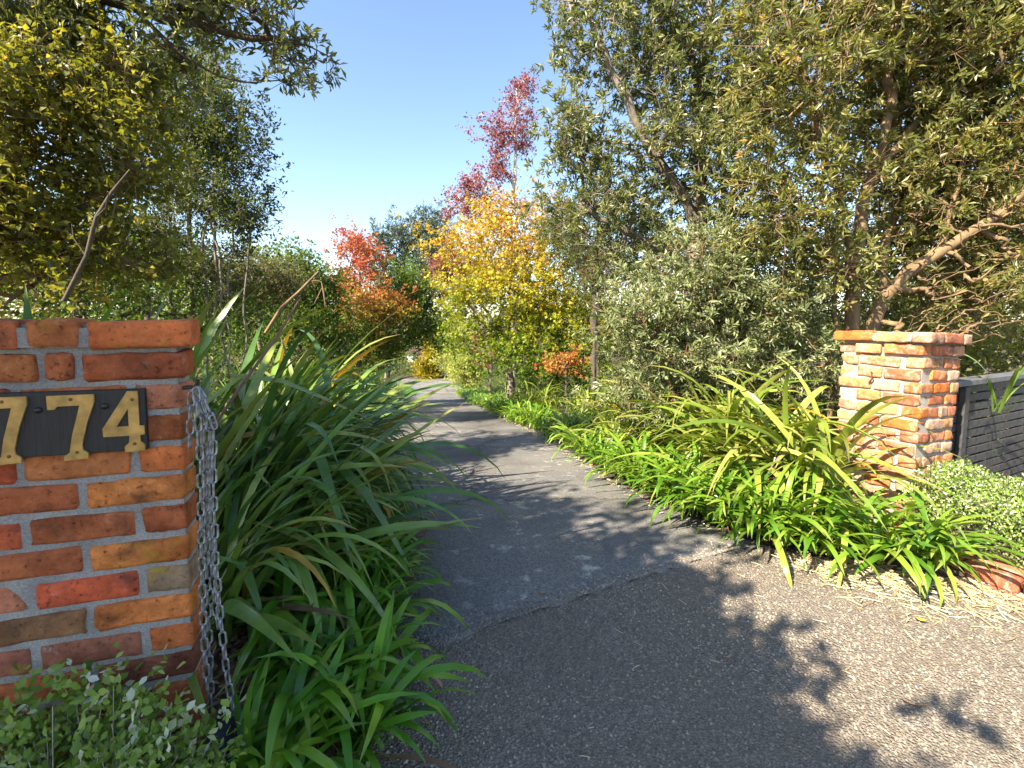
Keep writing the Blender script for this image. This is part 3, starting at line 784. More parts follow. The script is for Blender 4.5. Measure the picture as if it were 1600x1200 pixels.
def tree(name, label, cat, stems, blobs, ntips, leaf, bark, r_base, seed, r_tip=.004, step=.22, bare=(), group=None, cones=0, cone_mat=None, tuft=.17):
    rng = np.random.default_rng(seed)
    P, par, cnt, chains, tn, td, tb = grow(rng, stems, blobs, ntips, step, bare, tuft)
    nmax = max(cnt.max(), 2); pw = math.log(r_base / r_tip) / math.log(nmax)
    rad = r_tip * np.maximum(cnt, 1) ** pw
    parts = []
    ns = len(stems)
    for k, ch in enumerate(chains):
        if len(ch) < 2: continue
        rr = rad[ch].copy()
        if k >= ns: rr[0] = min(rr[0], rr[1] * 1.25)
        elif k == 0: rr[0] *= 1.35
        parts.append(tube(P[ch], rr, 10 if k < ns else (5 if rr[0] > .012 else 3)))
    base = P[0].copy()
    root = empty(name, tuple(base), 0, label, cat, group)
    lv = leaf
    live = tb == 0
    tp, tdir = P[tn][live], td[live]
    # sub twigs around every tip
    m = lv.get('sub', 3); rs = lv.get('rs', .15)
    off = rng.normal(0, 1, (len(tp), m, 3)) * rs + tdir[:, None] * rs * .8
    sp = (tp[:, None] + off).reshape(-1, 3); sd = norm(norm(off.reshape(-1, 3)) + .5 * np.repeat(tdir, m, 0) + np.array((0, 0, lv.get('up', .25))))
    src = np.repeat(tp, m, 0)
    k3 = np.arange(3) * 2 * math.pi / 3
    if lv.get('twig', True):
        rw = lv.get('tw', .0025)
        D = norm(sp - src); X = norm(np.cross(D, np.array((.3, .2, .9)))); W = np.cross(D, X)
        ring = np.cos(k3)[None, :, None] * X[:, None] + np.sin(k3)[None, :, None] * W[:, None]
        Vt = np.concatenate([src[:, None] + ring * rw * 1.3, sp[:, None] + ring * rw * .6], 1).reshape(-1, 3)
        b6 = (np.arange(len(sp)) * 6)[:, None, None]; Ft = (b6 + np.array([(0, 1, 4, 3), (1, 2, 5, 4), (2, 0, 3, 5)])[None]).reshape(-1, 4)
        parts.append((Vt, Ft))
    V, Fq = join(parts)
    link('trunk', mesh_np('trunk', V - base, Fq, bark), root)
    nl = lv['n']
    PP = np.repeat(sp, nl, 0); DD = np.repeat(sd, nl, 0)
    cnt_l = len(PP)
    PP = PP - DD * (rng.random(cnt_l) ** 1.5 * lv.get('back', .08))[:, None] + rng.normal(0, lv.get('sig', .01), (cnt_l, 3))
    LD = DD * lv.get('a', .5) + norm(rng.normal(0, 1, (cnt_l, 3))) * lv.get('b', 1.0) + np.array((0, 0, lv.get('droop', 0)))
    s = rng.uniform(.6, 1.15, cnt_l) * lv['size']
    tint = np.repeat(rng.normal(.45, lv.get('tv', .14), len(sp)), nl) + rng.normal(0, .13, cnt_l)
    if 'grad' in lv: tint = tint + lv['grad'](PP)
    Vl, Fl, tl = leaf_cloud(rng, PP, LD, s, lv['width'], tint, lv.get('tpl', KITE), lv.get('flat', .4))
    link('crown', mesh_np('crown', Vl - base, Fl, lv['mat'], tl, smooth=False), root)
    if cones:
        Pc = tp[rng.choice(len(tp), cones, replace=False)]
        aa = np.arange(8) / 8 * 2 * math.pi
        prof = [(.0, -.5), (.7, -.42), (1, -.1), (1, .2), (.7, .45), (.0, .52)]
        Vc = np.array([(r_ * .028 * math.cos(a_) * (1 + .15 * ((i + j) % 2)), r_ * .028 * math.sin(a_) * (1 + .15 * ((i + j) % 2)), z_ * .09) for i, (r_, z_) in enumerate(prof) for j, a_ in enumerate(aa)])
        Fc = np.array([(i * 8 + j, i * 8 + (j + 1) % 8, i * 8 + 8 + (j + 1) % 8, i * 8 + 8 + j) for i in range(5) for j in range(8)])
        mc = mesh_np('seed_cone', Vc, Fc, cone_mat, smooth=False)
        for p in Pc: link('seed_cone', mc, root, tuple(p - base + np.array((0, 0, .0))), (rng.uniform(-.6, .6), rng.uniform(-.6, .6), rng.uniform(0, 6)))
    return root

def gp(px, Y, dx=0):
    """ground point below photograph column px at depth Y"""
    p = at(px, 560, Y); return np.array((p[0] + dx, Y, float(g(Y)) - .05))

L_ = {}
L_['banksia'] = leaf_mat('banksia_leaf', [(0, (.055, .075, .026)), (.35, (.13, .155, .05)), (.62, (.22, .235, .09)), (.82, (.38, .37, .22)), (1, (.5, .46, .33))], .42, .36, .5)
L_['banksia_lit'] = leaf_mat('banksia_leaf_lit', [(0, (.05, .06, .02)), (.3, (.12, .14, .035)), (.55, (.22, .225, .065)), (.78, (.38, .32, .13)), (.93, (.46, .28, .10)), (1, (.52, .45, .31))], .42, .42, .5)  # olive banksia leaf with golden sunlight mixed into its colours
L_['banksia_pale'] = leaf_mat('banksia_leaf_pale', [(0, (.05, .07, .03)), (.35, (.155, .185, .07)), (.65, (.27, .30, .135)), (1, (.46, .47, .33))], .42, .28, .5)
L_['broad'] = leaf_mat('broad_leaf', [(0, (.06, .07, .012)), (.4, (.15, .16, .025)), (.7, (.26, .25, .045)), (.9, (.42, .31, .07)), (1, (.48, .3, .07))], .38, .5, .5)
L_['dark'] = leaf_mat('dark_leaf', [(0, (.035, .055, .012)), (.5, (.095, .125, .03)), (.85, (.18, .20, .055)), (1, (.28, .27, .09))], .45, .4, .4)
L_['green'] = leaf_mat('green_leaf', [(0, (.035, .075, .01)), (.5, (.10, .17, .02)), (1, (.24, .29, .04))], .45, .42, .4)
L_['yellow'] = leaf_mat('autumn_yellow', [(0, (.06, .13, .01)), (.3, (.22, .29, .02)), (.62, (.46, .41, .03)), (.9, (.54, .36, .04)), (1, (.48, .2, .05))], .5, .4, .3, (1.3, 1.2, .6))
L_['red'] = leaf_mat('autumn_red', [(0, (.12, .025, .032)), (.5, (.25, .06, .062)), (.8, (.36, .12, .10)), (1, (.44, .22, .16))], .5, .4, .3, (1.3, 1.0, .8))
L_['orange'] = leaf_mat('autumn_orange', [(0, (.10, .16, .015)), (.3, (.30, .25, .03)), (.55, (.46, .22, .05)), (.8, (.44, .15, .05)), (1, (.40, .09, .045))], .5, .4, .3, (1.3, 1.1, .7))
L_['pine'] = leaf_mat('pine_needles', [(0, (.03, .05, .025)), (.5, (.08, .11, .06)), (1, (.19, .21, .12))], .6, .15, .3)
L_['lime'] = leaf_mat('lime_leaf', [(0, (.18, .23, .035)), (.5, (.38, .42, .10)), (1, (.58, .55, .2))], .5, .35, .3)
L_['gold'] = leaf_mat('gold_leaf', [(0, (.14, .14, .008)), (.5, (.33, .27, .01)), (1, (.5, .36, .03))], .5, .35, .3)
L_['olive'] = leaf_mat('olive_leaf', [(0, (.06, .07, .025)), (.5, (.16, .16, .06)), (1, (.34, .30, .14))], .5, .3, .3)
L_['grey'] = leaf_mat('grey_shrub_leaf', [(0, (.06, .12, .018)), (.4, (.16, .26, .035)), (.66, (.26, .35, .08)), (.82, (.38, .44, .26)), (1, (.58, .6, .5))], .55, .2, .3)
cone_m = plain('seed_cone_brown', (.06, .035, .025), .9, 0, .4, 90, .6)

BK = dict(mat=L_['banksia'], size=.13, width=.27, n=11, sub=4, rs=.16, a=.55, b=.85, back=.07, sig=.012, tpl=OBOV, flat=.3)
BKP = dict(BK, mat=L_['banksia_pale'])

# right hand side -----------------------------------------------------------
tree('banksia_tree', 'tall open banksia with grey green leaves reaching into the sky right of the red tree', 'tree',
     [[gp(1085, 7), at(1085, 450, 7), at(1095, 300, 7), at(1090, 150, 7), at(1110, 0, 7), at(1120, -180, 7)],
      [at(1092, 350, 7), at(1000, 200, 6.8), at(930, 60, 6.7), at(900, -40, 6.7)],
      [at(1090, 420, 7), at(1000, 370, 6.8), at(900, 320, 6.7)],
      [at(1090, 250, 7), at(1160, 120, 7.2), at(1200, -50, 7.2)]],
     [blob(960, 60, 6.8, 85, 90, .9), blob(1060, 60, 7, 110, 110, 1.2), blob(920, 220, 6.8, 62, 75, .8), blob(1010, 220, 7, 100, 100, 1.2),
      blob(1120, 200, 7.1, 110, 120, 1.2), blob(920, 320, 6.9, 75, 45, .8), blob(1060, 340, 7, 140, 70, 1.2), blob(1050, -130, 7, 180, 110, 1.4), blob(905, 40, 6.7, 42, 50, .5)],
     800, dict(BK, tpl=KITE, size=.1, n=14, sub=5, rs=.17), M['bark_grey'], .13, 41, cones=26, cone_mat=cone_m, step=.2)

tree('sun_tinted_tree', 'big spreading many stemmed tree with olive leaves coloured golden as if sunlit behind the sunlit pillar', 'tree',
     [[gp(1335, 4.7), at(1335, 560, 4.7), at(1330, 440, 4.7), at(1350, 320, 4.75), at(1385, 190, 4.8), at(1395, 60, 4.8), at(1400, -120, 4.8)],
      [at(1345, 545, 4.65), at(1385, 465, 4.55), at(1420, 425, 4.5), at(1470, 375, 4.5), at(1500, 290, 4.5), at(1510, 200, 4.5)],
      [at(1430, 420, 4.5), at(1500, 370, 4.4), at(1560, 330, 4.35), at(1640, 270, 4.3)],
      [at(1335, 400, 4.7), at(1300, 280, 4.5), at(1265, 150, 4.4), at(1230, 20, 4.3), at(1210, -80, 4.3)],
      [at(1365, 280, 4.75), at(1440, 180, 4.9), at(1510, 60, 5), at(1560, -60, 5)],
      [gp(1305, 4.75), at(1303, 520, 4.75), at(1308, 400, 4.8), at(1318, 260, 4.9), at(1335, 120, 5)],
      [gp(1365, 4.8), at(1368, 520, 4.8), at(1385, 380, 4.9), at(1430, 240, 5), at(1460, 100, 5)]],
     [blob(1235, 130, 4.4, 95, 130, .7), blob(1370, 30, 4.8, 130, 80, .9), blob(1500, 70, 4.9, 110, 90, .9), blob(1580, 170, 4.6, 80, 110, .8),
      blob(1240, 320, 4.4, 85, 100, .55), blob(1420, 230, 5.0, 110, 90, .6), blob(1400, -150, 4.9, 260, 110, 1.2), blob(1590, 20, 4.6, 90, 80, .7), blob(1500, 330, 4.8, 110, 90, .6), blob(1300, 420, 4.5, 60, 60, .35),
      blob(1560, 430, 4.6, 100, 60, .6), blob(1430, 120, 5.0, 130, 90, .7), blob(1590, 300, 4.8, 80, 110, .6), blob(1420, 370, 4.9, 90, 80, .5), blob(1480, 470, 4.7, 90, 40, .4)],
     1500, dict(BK, tpl=KITE, size=.085, width=.32, mat=L_['banksia_lit'], n=13, sub=4, rs=.14), M['bark_tan'], .10, 42, step=.18, r_tip=.003,
     bare=[(blob(1520, 440, 4.4, 130, 60, .4), 170), (blob(1560, 340, 4.3, 80, 90, .4), 130), (blob(1440, 330, 4.5, 90, 90, .4), 110), (blob(1280, 380, 4.4, 70, 80, .3), 30), (blob(1500, 510, 4.3, 120, 30, .3), 110)])

tree('banksia_shrub', 'pale grey green banksia shrub spilling low behind the strap leaved border', 'shrub',
     [[gp(1120, 5.0), at(1120, 580, 5), at(1100, 500, 5)], [gp(1160, 4.9), at(1180, 560, 4.9), at(1200, 470, 4.8)], [gp(1080, 5), at(1040, 560, 5), at(1000, 500, 5)]],
     [blob(1080, 440, 5, 110, 60, .5), blob(1190, 470, 4.8, 75, 75, .45), blob(1000, 500, 5, 60, 45, .45), blob(1100, 535, 4.9, 150, 45, .45), blob(1160, 390, 5.1, 90, 50, .4), blob(1080, 610, 5.2, 170, 50, .4), blob(1230, 560, 4.9, 60, 60, .35)],
     470, dict(BKP, n=14, sub=4, rs=.12, size=.085), M['bark_tan'], .045, 43, step=.15)

tree('dark_evergreen', 'dark evergreen filling the gap behind the slat screen', 'tree',
     [[gp(1520, 8.5), at(1520, 500, 8.5), at(1510, 400, 8.5)]],
     [blob(1540, 440, 8.5, 170, 95, 1.2), blob(1400, 470, 9, 130, 90, 1.2), blob(1600, 560, 7, 110, 80, .9), blob(1480, 560, 7.5, 120, 50, .8), blob(1620, 330, 8.5, 110, 90, 1.2), blob(1450, 320, 9, 130, 90, 1.2), blob(1330, 380, 9, 90, 90, 1.1), blob(1560, 230, 9, 120, 80, 1.2), blob(1400, 220, 9.5, 110, 70, 1.2), blob(1650, 450, 7.5, 100, 120, 1)],
     760, dict(mat=L_['broad'], size=.09, width=.5, n=9, sub=4, rs=.22, back=.15, sig=.05, a=.3), M['bark_dark'], .1, 44, step=.3)
tree('dark_evergreen', 'dark evergreen standing behind the pale banksia shrub', 'tree',
     [[gp(1150, 9.5), at(1150, 500, 9.5), at(1150, 400, 9.5)]],
     [blob(1180, 440, 9.5, 150, 110, 1.2), blob(1000, 430, 10, 120, 80, 1.2), blob(1290, 500, 9, 100, 80, 1.0), blob(1060, 540, 9, 160, 50, 1)],
     360, dict(mat=L_['dark'], size=.09, width=.4, n=10, sub=4, rs=.25, back=.15, sig=.06, a=.3), M['bark_dark'], .1, 45, step=.3)
tree('dark_evergreen', 'fine leaved olive tree between the yellow tree and the tall banksia', 'tree',
     [[gp(930, 12), at(930, 480, 12), at(930, 380, 12)]],
     [blob(900, 350, 12, 60, 45, 1.2), blob(960, 380, 12, 80, 60, 1.3), blob(880, 400, 13, 40, 50, 1)],
     240, dict(mat=L_['dark'], size=.11, width=.3, n=10, sub=4, rs=.25, back=.2, sig=.06), M['bark_dark'], .1, 46, step=.3)

# middle -----------------------------------------------------------
def ygrad(P): return np.clip((P[:, 2] - 1.6) / 5.0, -.5, .45) + .02 * P[:, 0] - .04
tree('autumn_tree', 'broad yellow and green autumn tree beside the drive with mottled trunk', 'tree',
     [[gp(797, 15), at(797, 600, 15), at(795, 520, 15), at(800, 420, 15), at(800, 350, 15)], [at(797, 540, 15), at(740, 460, 15), at(710, 400, 15)], [at(797, 530, 15), at(860, 450, 15), at(900, 400, 15)]],
     [blob(745, 400, 15, 68, 55, 1.3), blob(835, 395, 15, 75, 62, 1.4), blob(800, 470, 14.6, 100, 60, 1.5), blob(885, 470, 14.8, 60, 75, 1.2), blob(730, 470, 15.3, 45, 50, 1.1), blob(870, 530, 14.5, 75, 35, 1.0), blob(800, 345, 15, 60, 20, .8), blob(850, 572, 14.6, 100, 28, 1.0), blob(770, 545, 14.8, 60, 35, .9), blob(830, 545, 14.6, 60, 35, 1.0), blob(930, 500, 14.6, 40, 60, .9)],
     800, dict(mat=L_['yellow'], size=.115, width=.85, n=9, sub=5, rs=.22, back=.2, sig=.06, a=.2, tpl=STAR, flat=.7, tv=.1, grad=ygrad), M['bark_grey'], .13, 51, step=.35, tuft=.3, group='autumn trees along the drive')
tree('autumn_tree', 'tall slender crimson tree with pale trunk rising above the yellow one', 'tree',
     [[gp(802, 18), at(802, 500, 18), at(803, 330, 18), at(805, 200, 18), at(812, 125, 18)], [at(803, 320, 18), at(760, 290, 18), at(745, 260, 18)], [at(803, 340, 18), at(735, 340, 18), at(715, 305, 18)]],
     [blob(812, 138, 18, 9, 18, .3), blob(806, 172, 18, 22, 34, .6), blob(792, 205, 18, 30, 28, .6), blob(815, 210, 18, 15, 24, .4), blob(786, 245, 18, 18, 26, .5), blob(776, 275, 18, 18, 18, .5), blob(750, 292, 18, 26, 22, .6), blob(722, 315, 18, 26, 20, .6), blob(742, 325, 18, 30, 18, .6), blob(822, 322, 18, 16, 13, .4)],
     230, dict(mat=L_['red'], size=.095, width=.85, n=8, sub=5, rs=.15, back=.2, sig=.06, a=.2, tpl=STAR, flat=.6, tv=.2), M['bark_pale'], .085, 52, step=.4, r_tip=.007, tuft=.4, group='autumn trees along the drive')
tree('autumn_tree', 'small rusty red tree tucked behind the left side of the yellow tree', 'tree',
     [[gp(768, 20), at(764, 540, 20), at(735, 470, 20), at(715, 430, 20)]],
     [blob(705, 445, 20, 34, 30, 1), blob(735, 430, 20, 30, 35, .8), blob(768, 550, 19, 16, 24, .5)],
     115, dict(mat=L_['red'], size=.15, width=.9, n=8, sub=4, rs=.25, back=.2, sig=.06, tpl=STAR, flat=.6, tv=.2), M['bark_grey'], .08, 53, step=.4, group='autumn trees along the drive')
tree('autumn_tree', 'autumn tree with red top and orange lower boughs left of the drive', 'tree',
     [[gp(560, 18), at(560, 500, 18), at(565, 400, 18)]],
     [blob(565, 400, 18, 36, 32, .9), blob(540, 440, 18, 26, 40, .9), blob(570, 480, 17.6, 55, 50, 1.2), blob(610, 490, 17.5, 30, 30, .7), blob(560, 540, 18, 50, 40, 1.0), blob(550, 385, 18, 18, 18, .4)],
     340, dict(mat=L_['orange'], size=.11, width=.85, n=10, sub=5, rs=.24, back=.2, sig=.06, tpl=STAR, flat=.6, tv=.14, grad=lambda P: np.clip((P[:, 2] - 1.9) / 2.6, -.4, .5)), M['bark_grey'], .1, 54, step=.35, group='autumn trees along the drive')
tree('autumn_tree', 'little cherry red sapling crown in front of the olive tree', 'tree',
     [[gp(932, 11.6), at(932, 500, 11.6), at(934, 430, 11.6)]],
     [blob(940, 415, 11.6, 32, 26, .6), blob(925, 400, 11.6, 14, 14, .3)],
     46, dict(mat=L_['red'], size=.10, width=.9, n=7, sub=3, rs=.14, back=.15, sig=.05, tpl=STAR, flat=.6, tv=.2), M['bark_dark'], .03, 55, step=.3, group='autumn trees along the drive')
tree('round_tree', 'rounded mid green tree leaning over the far drive', 'tree',
     [[gp(600, 20), at(605, 560, 20), at(630, 500, 20)]],
     [blob(640, 460, 20, 48, 42, 1.5), blob(655, 510, 20, 45, 40, 1.4), blob(615, 525, 19.5, 35, 30, 1.0)],
     330, dict(mat=L_['green'], size=.14, width=.55, n=10, sub=4, rs=.28, back=.2, sig=.08), M['bark_grey'], .12, 56, step=.4)
tree('conifer', 'grey green conifer on the skyline behind the autumn trees', 'tree',
     [[gp(590, 54), at(605, 500, 54), at(650, 340, 54)]],
     [blob(625, 395, 54, 40, 38, 3), blob(660, 370, 54, 35, 38, 3), blob(690, 400, 54, 40, 60, 3), blob(640, 440, 54, 70, 40, 3), blob(660, 340, 54, 12, 12, 1)],
     380, dict(mat=L_['pine'], size=.5, width=.18, n=12, sub=4, rs=.7, back=.5, sig=.12, a=.8, b=.7), M['bark_dark'], .35, 57, step=.8, r_tip=.015)
tree('clipped_hedge_tree', 'tall pale lime green clipped column right of the far drive', 'tree',
     [[gp(725, 33), at(725, 560, 33), at(725, 510, 33)]],
     [blob(722, 530, 33, 32, 40, 1.4), blob(722, 575, 33, 33, 40, 1.4), blob(755, 560, 33, 25, 50, 1.3)],
     420, dict(mat=L_['lime'], size=.2, width=.35, n=12, sub=4, rs=.3, back=.3, sig=.1), M['bark_dark'], .15, 58, step=.7)
tree('gold_bush', 'golden conifer bush closing the end of the drive', 'shrub',
     [[gp(668, 45), at(668, 580, 45)]],
     [blob(668, 575, 45, 17, 27, 1.2), blob(678, 550, 45, 14, 22, 1)],
     160, dict(mat=L_['gold'], size=.3, width=.35, n=12, sub=4, rs=.3, back=.3, sig=.1), M['bark_dark'], .15, 59, step=.7)

tree('rust_bush', 'low rust orange bush under the yellow tree', 'shrub',
     [[gp(885, 12.5), at(885, 570, 12.5)]], [blob(890, 565, 12.5, 22, 13, .4), blob(862, 570, 12.5, 18, 10, .35)],
     40, dict(mat=L_['orange'], size=.09, width=.8, n=8, sub=4, rs=.14, back=.15, sig=.05, tpl=STAR, grad=lambda P: .1), M['bark_dark'], .03, 68, step=.3)
tree('dark_evergreen', 'broad evergreen row far behind the slender tree on the left', 'tree',
     [[gp(230, 15), at(230, 500, 15), at(230, 430, 15)]],
     [blob(60, 430, 15, 120, 70, 1.5), blob(220, 440, 15, 110, 60, 1.5), blob(340, 450, 15, 90, 45, 1.4), blob(420, 480, 15, 60, 40, 1.2)],
     420, dict(mat=L_['green'], size=.14, width=.5, n=9, sub=4, rs=.3, back=.2, sig=.06), M['bark_dark'], .12, 69, step=.4)
# left -----------------------------------------------------------
tree('leafy_tree', 'dense leafy tree with yellowing leaves filling the left above the number pillar', 'tree',
     [[gp(-80, 3.9), at(-40, 450, 3.9), at(20, 250, 3.9), at(60, 60, 3.9)], [at(-20, 400, 3.9), at(120, 330, 4.0), at(220, 230, 4.1)], [at(-40, 450, 3.9), at(90, 420, 3.8), at(190, 380, 3.9)]],
     [blob(40, 330, 3.7, 130, 95, .6), blob(130, 420, 3.9, 130, 55, .5), blob(40, 160, 3.7, 120, 110, .6), blob(170, 260, 4.1, 90, 90, .6), blob(-110, 250, 3.6, 110, 250, .8), blob(140, 130, 4.2, 90, 70, .5)],
     620, dict(mat=L_['broad'], size=.068, width=.58, n=9, sub=4, rs=.13, back=.1, sig=.025, a=.4, tpl=OBOV), M['bark_tan'], .09, 61, step=.15, r_tip=.003)
tree('banksia_tree', 'dark overhanging banksia bough with seed cones against the sky at top left', 'tree',
     [[np.array((-4.6, 3.6, 0)), np.array((-4.4, 3.7, 2.0)), np.array((-4.0, 3.9, 4.0)), np.array((-3.9, 3.9, 5.6))],
      [np.array((-4.2, 3.8, 3.2)), at(100, -20, 4.2), at(220, 10, 4.2), at(330, 50, 4.2), at(420, 65, 4.2), at(480, 70, 4.2)],
      [at(200, 5, 4.2), at(280, 80, 4.2), at(340, 115, 4.2), at(400, 130, 4.2)],
      [np.array((-4.3, 3.75, 2.6)), at(60, 110, 4.1), at(160, 90, 4.2)]],
     [blob(110, 20, 4.2, 120, 60, .6), blob(300, 10, 4.2, 110, 50, .5), blob(430, 30, 4.2, 70, 50, .4), blob(470, 70, 4.2, 40, 32, .3), blob(260, 80, 4.2, 60, 30, .35), blob(100, 90, 4.1, 110, 70, .5), blob(200, -120, 4.2, 260, 90, .9), blob(-80, 40, 4.1, 120, 160, .8), blob(420, 110, 4.2, 40, 14, .2)],
     470, dict(BK, size=.10, n=11, sub=4, rs=.12), M['bark_dark'], .11, 62, step=.16, cones=22, cone_mat=cone_m)
tree('slender_tree', 'slender many stemmed tree with small leaves against the sky left of the drive', 'tree',
     [[gp(330, 8), at(335, 440, 8), at(340, 300, 8), at(330, 150, 8)], [gp(350, 8), at(360, 420, 8), at(375, 280, 8)], [gp(300, 8.2), at(300, 420, 8.2), at(290, 260, 8.2), at(280, 140, 8.2)],
      [gp(372, 8), at(385, 420, 8), at(398, 330, 8)], [gp(318, 8.1), at(320, 400, 8), at(350, 200, 8)], [gp(270, 8), at(265, 400, 8), at(250, 250, 8)], [gp(345, 7.9), at(345, 400, 7.9), at(310, 260, 8)]],
     [blob(330, 180, 8, 55, 75, .8), blob(380, 250, 8, 32, 45, .5), blob(300, 120, 8.2, 50, 50, .7), blob(355, 320, 8, 55, 55, .7), blob(260, 250, 8.2, 70, 100, .9), blob(395, 335, 8, 22, 40, .4), blob(210, 130, 8.3, 60, 90, .8), blob(360, 210, 8, 30, 30, .4), blob(330, 420, 8.2, 70, 45, .7), blob(230, 380, 8.4, 80, 70, .8)],
     1000, dict(mat=L_['dark'], size=.085, width=.4, n=9, sub=4, rs=.17, back=.15, sig=.03, a=.5, up=.5), M['bark_grey'], .05, 63, step=.25, r_tip=.004)
tree('dark_evergreen', 'shady evergreen undergrowth tree behind the flax on the left', 'tree',
     [[gp(120, 7), at(120, 480, 7), at(120, 400, 7)]],
     [blob(60, 430, 7, 150, 80, .9), blob(230, 450, 7.5, 120, 55, .9), blob(330, 490, 8.5, 110, 35, .8), blob(-120, 380, 6.5, 150, 140, 1), blob(130, 340, 8, 120, 60, .8)],
     380, dict(mat=L_['green'], size=.085, width=.45, n=9, sub=4, rs=.22, back=.15, sig=.05), M['bark_dark'], .08, 64, step=.3)
tree('olive_shrub', 'pale olive shrub between the slender tree and the green hedge tree', 'shrub',
     [[gp(405, 11), at(405, 480, 11), at(410, 430, 11)]],
     [blob(405, 430, 11, 38, 35, .9), blob(435, 450, 11, 35, 30, .8), blob(385, 460, 10.5, 35, 35, .8)],
     200, dict(mat=L_['olive'], size=.09, width=.4, n=10, sub=4, rs=.2, back=.15, sig=.05), M['bark_grey'], .05, 65, step=.3)
tree('green_tree', 'dense bright green rounded tree on the left below the open sky', 'tree',
     [[gp(465, 14), at(465, 500, 14), at(465, 440, 14)]],
     [blob(450, 420, 14, 38, 32, 1.2), blob(480, 440, 14, 40, 48, 1.4), blob(455, 480, 13.6, 60, 40, 1.2), blob(505, 480, 14, 28, 40, 1), blob(520, 530, 14, 40, 45, 1)],
     420, dict(mat=L_['green'], size=.12, width=.5, n=9, sub=4, rs=.22, back=.2, sig=.06), M['bark_dark'], .1, 66, step=.35)
# the roadside tree behind the photographer whose shade lies over the pillar and the apron
tree('roadside_tree', 'leafy roadside tree outside the gate shading the number pillar', 'tree',
     [[np.array((-3.7, -2.2, -.05)), np.array((-3.5, -1.9, 1.6)), np.array((-3.3, -1.6, 3.0)), np.array((-3.2, -1.4, 4.2))]],
     [(np.array((-3.6, -1.5, 3.5)), np.array((1.2, 1.1, 1.1)), None), (np.array((-2.3, -.4, 2.9)), np.array((.7, .9, .8)), None), (np.array((-4.2, -.4, 3.8)), np.array((1.2, 1.2, 1.2)), None), (np.array((-3.1, -2.2, 2.9)), np.array((1.0, .9, .9)), None), (np.array((-2.5, -.5, 3.25)), np.array((.62, .8, .5)), None), (np.array((-2.75, -1.3, 3.2)), np.array((.75, .7, .6)), None)],
     1000, dict(mat=L_['broad'], size=.12, width=.65, n=11, sub=4, rs=.2, back=.15, sig=.05), M['bark_tan'], .12, 67, step=.25, tuft=0)
# ------------------------------------------------------------------ strap leaved plants
def strap_arrays(L, w, th0, bend, kink=None, seg=9, fold=.28, twist=0.0, pw=2.0, blunt=.5):
    s = np.linspace(0, 1, seg + 1); th = th0 + bend * s ** pw
    if kink: th = th + kink[1] * np.clip((s - kink[0]) / .06, 0, 1)
    ds = L / seg; tm = (th[:-1] + th[1:]) / 2
    x = np.concatenate([[0], np.cumsum(np.sin(tm) * ds)]); z = np.concatenate([[0], np.cumsum(np.cos(tm) * ds)])
    T = np.stack([np.sin(th), np.zeros_like(th), np.cos(th)], 1); Nn = np.stack([-np.cos(th), np.zeros_like(th), np.sin(th)], 1)
    Bv = np.array((0, 1.0, 0))[None].repeat(seg + 1, 0)
    tw = twist * s; Bt = np.cos(tw)[:, None] * Bv + np.sin(tw)[:, None] * Nn; Nt = np.cos(tw)[:, None] * Nn - np.sin(tw)[:, None] * Bv
    wid = w * (.6 + .4 * np.clip(s / .3, 0, 1)) * np.clip(1 - np.clip((s - blunt) / (1.0 - blunt), 0, 1) ** 2.2, .02, 1) / 2
    f = fold * (1 - .6 * s)
    C0 = np.stack([x, np.zeros_like(x), z], 1)
    Lf = C0 + wid[:, None] * (Bt + Nt * f[:, None]); Rt = C0 - wid[:, None] * (Bt - Nt * f[:, None])
    V = np.stack([Lf, C0, Rt], 1).reshape(-1, 3)
    i = np.arange(seg)[:, None] * 3; j = np.arange(2)[None]
    F = np.stack([i + j, i + j + 1, i + 3 + j + 1, i + 3 + j], -1).reshape(-1, 4)
    return V, F, np.repeat(s, 3)

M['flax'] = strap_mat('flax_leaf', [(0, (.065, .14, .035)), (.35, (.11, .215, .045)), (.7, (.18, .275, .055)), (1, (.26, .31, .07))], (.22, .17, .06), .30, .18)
M['flax_lit'] = strap_mat('flax_leaf_lit', [(0, (.11, .18, .025)), (.4, (.20, .27, .04)), (.8, (.30, .34, .065)), (1, (.36, .37, .10))], (.3, .22, .08), .30, .25)  # sunny side copy of the flax leaf, sunshine put into paler greens
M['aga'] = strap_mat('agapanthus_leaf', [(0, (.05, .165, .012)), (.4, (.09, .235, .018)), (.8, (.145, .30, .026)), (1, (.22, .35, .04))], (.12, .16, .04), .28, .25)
M['aga_lit'] = strap_mat('agapanthus_leaf_lit', [(0, (.06, .15, .012)), (.4, (.115, .23, .02)), (.8, (.185, .30, .03)), (1, (.27, .35, .05))], (.24, .24, .06), .30, .28)  # lit copy of the agapanthus leaf, warm sun painted into the colour
M['dead'] = strap_mat('dead_leaf', [(0, (.13, .075, .045)), (.5, (.26, .17, .10)), (1, (.36, .27, .16))], (.3, .25, .2), .7, .1)
M['gold_leaf'] = strap_mat('yellowing_leaf', [(0, (.34, .22, .025)), (1, (.45, .26, .03))], (.3, .15, .04), .5, .3)

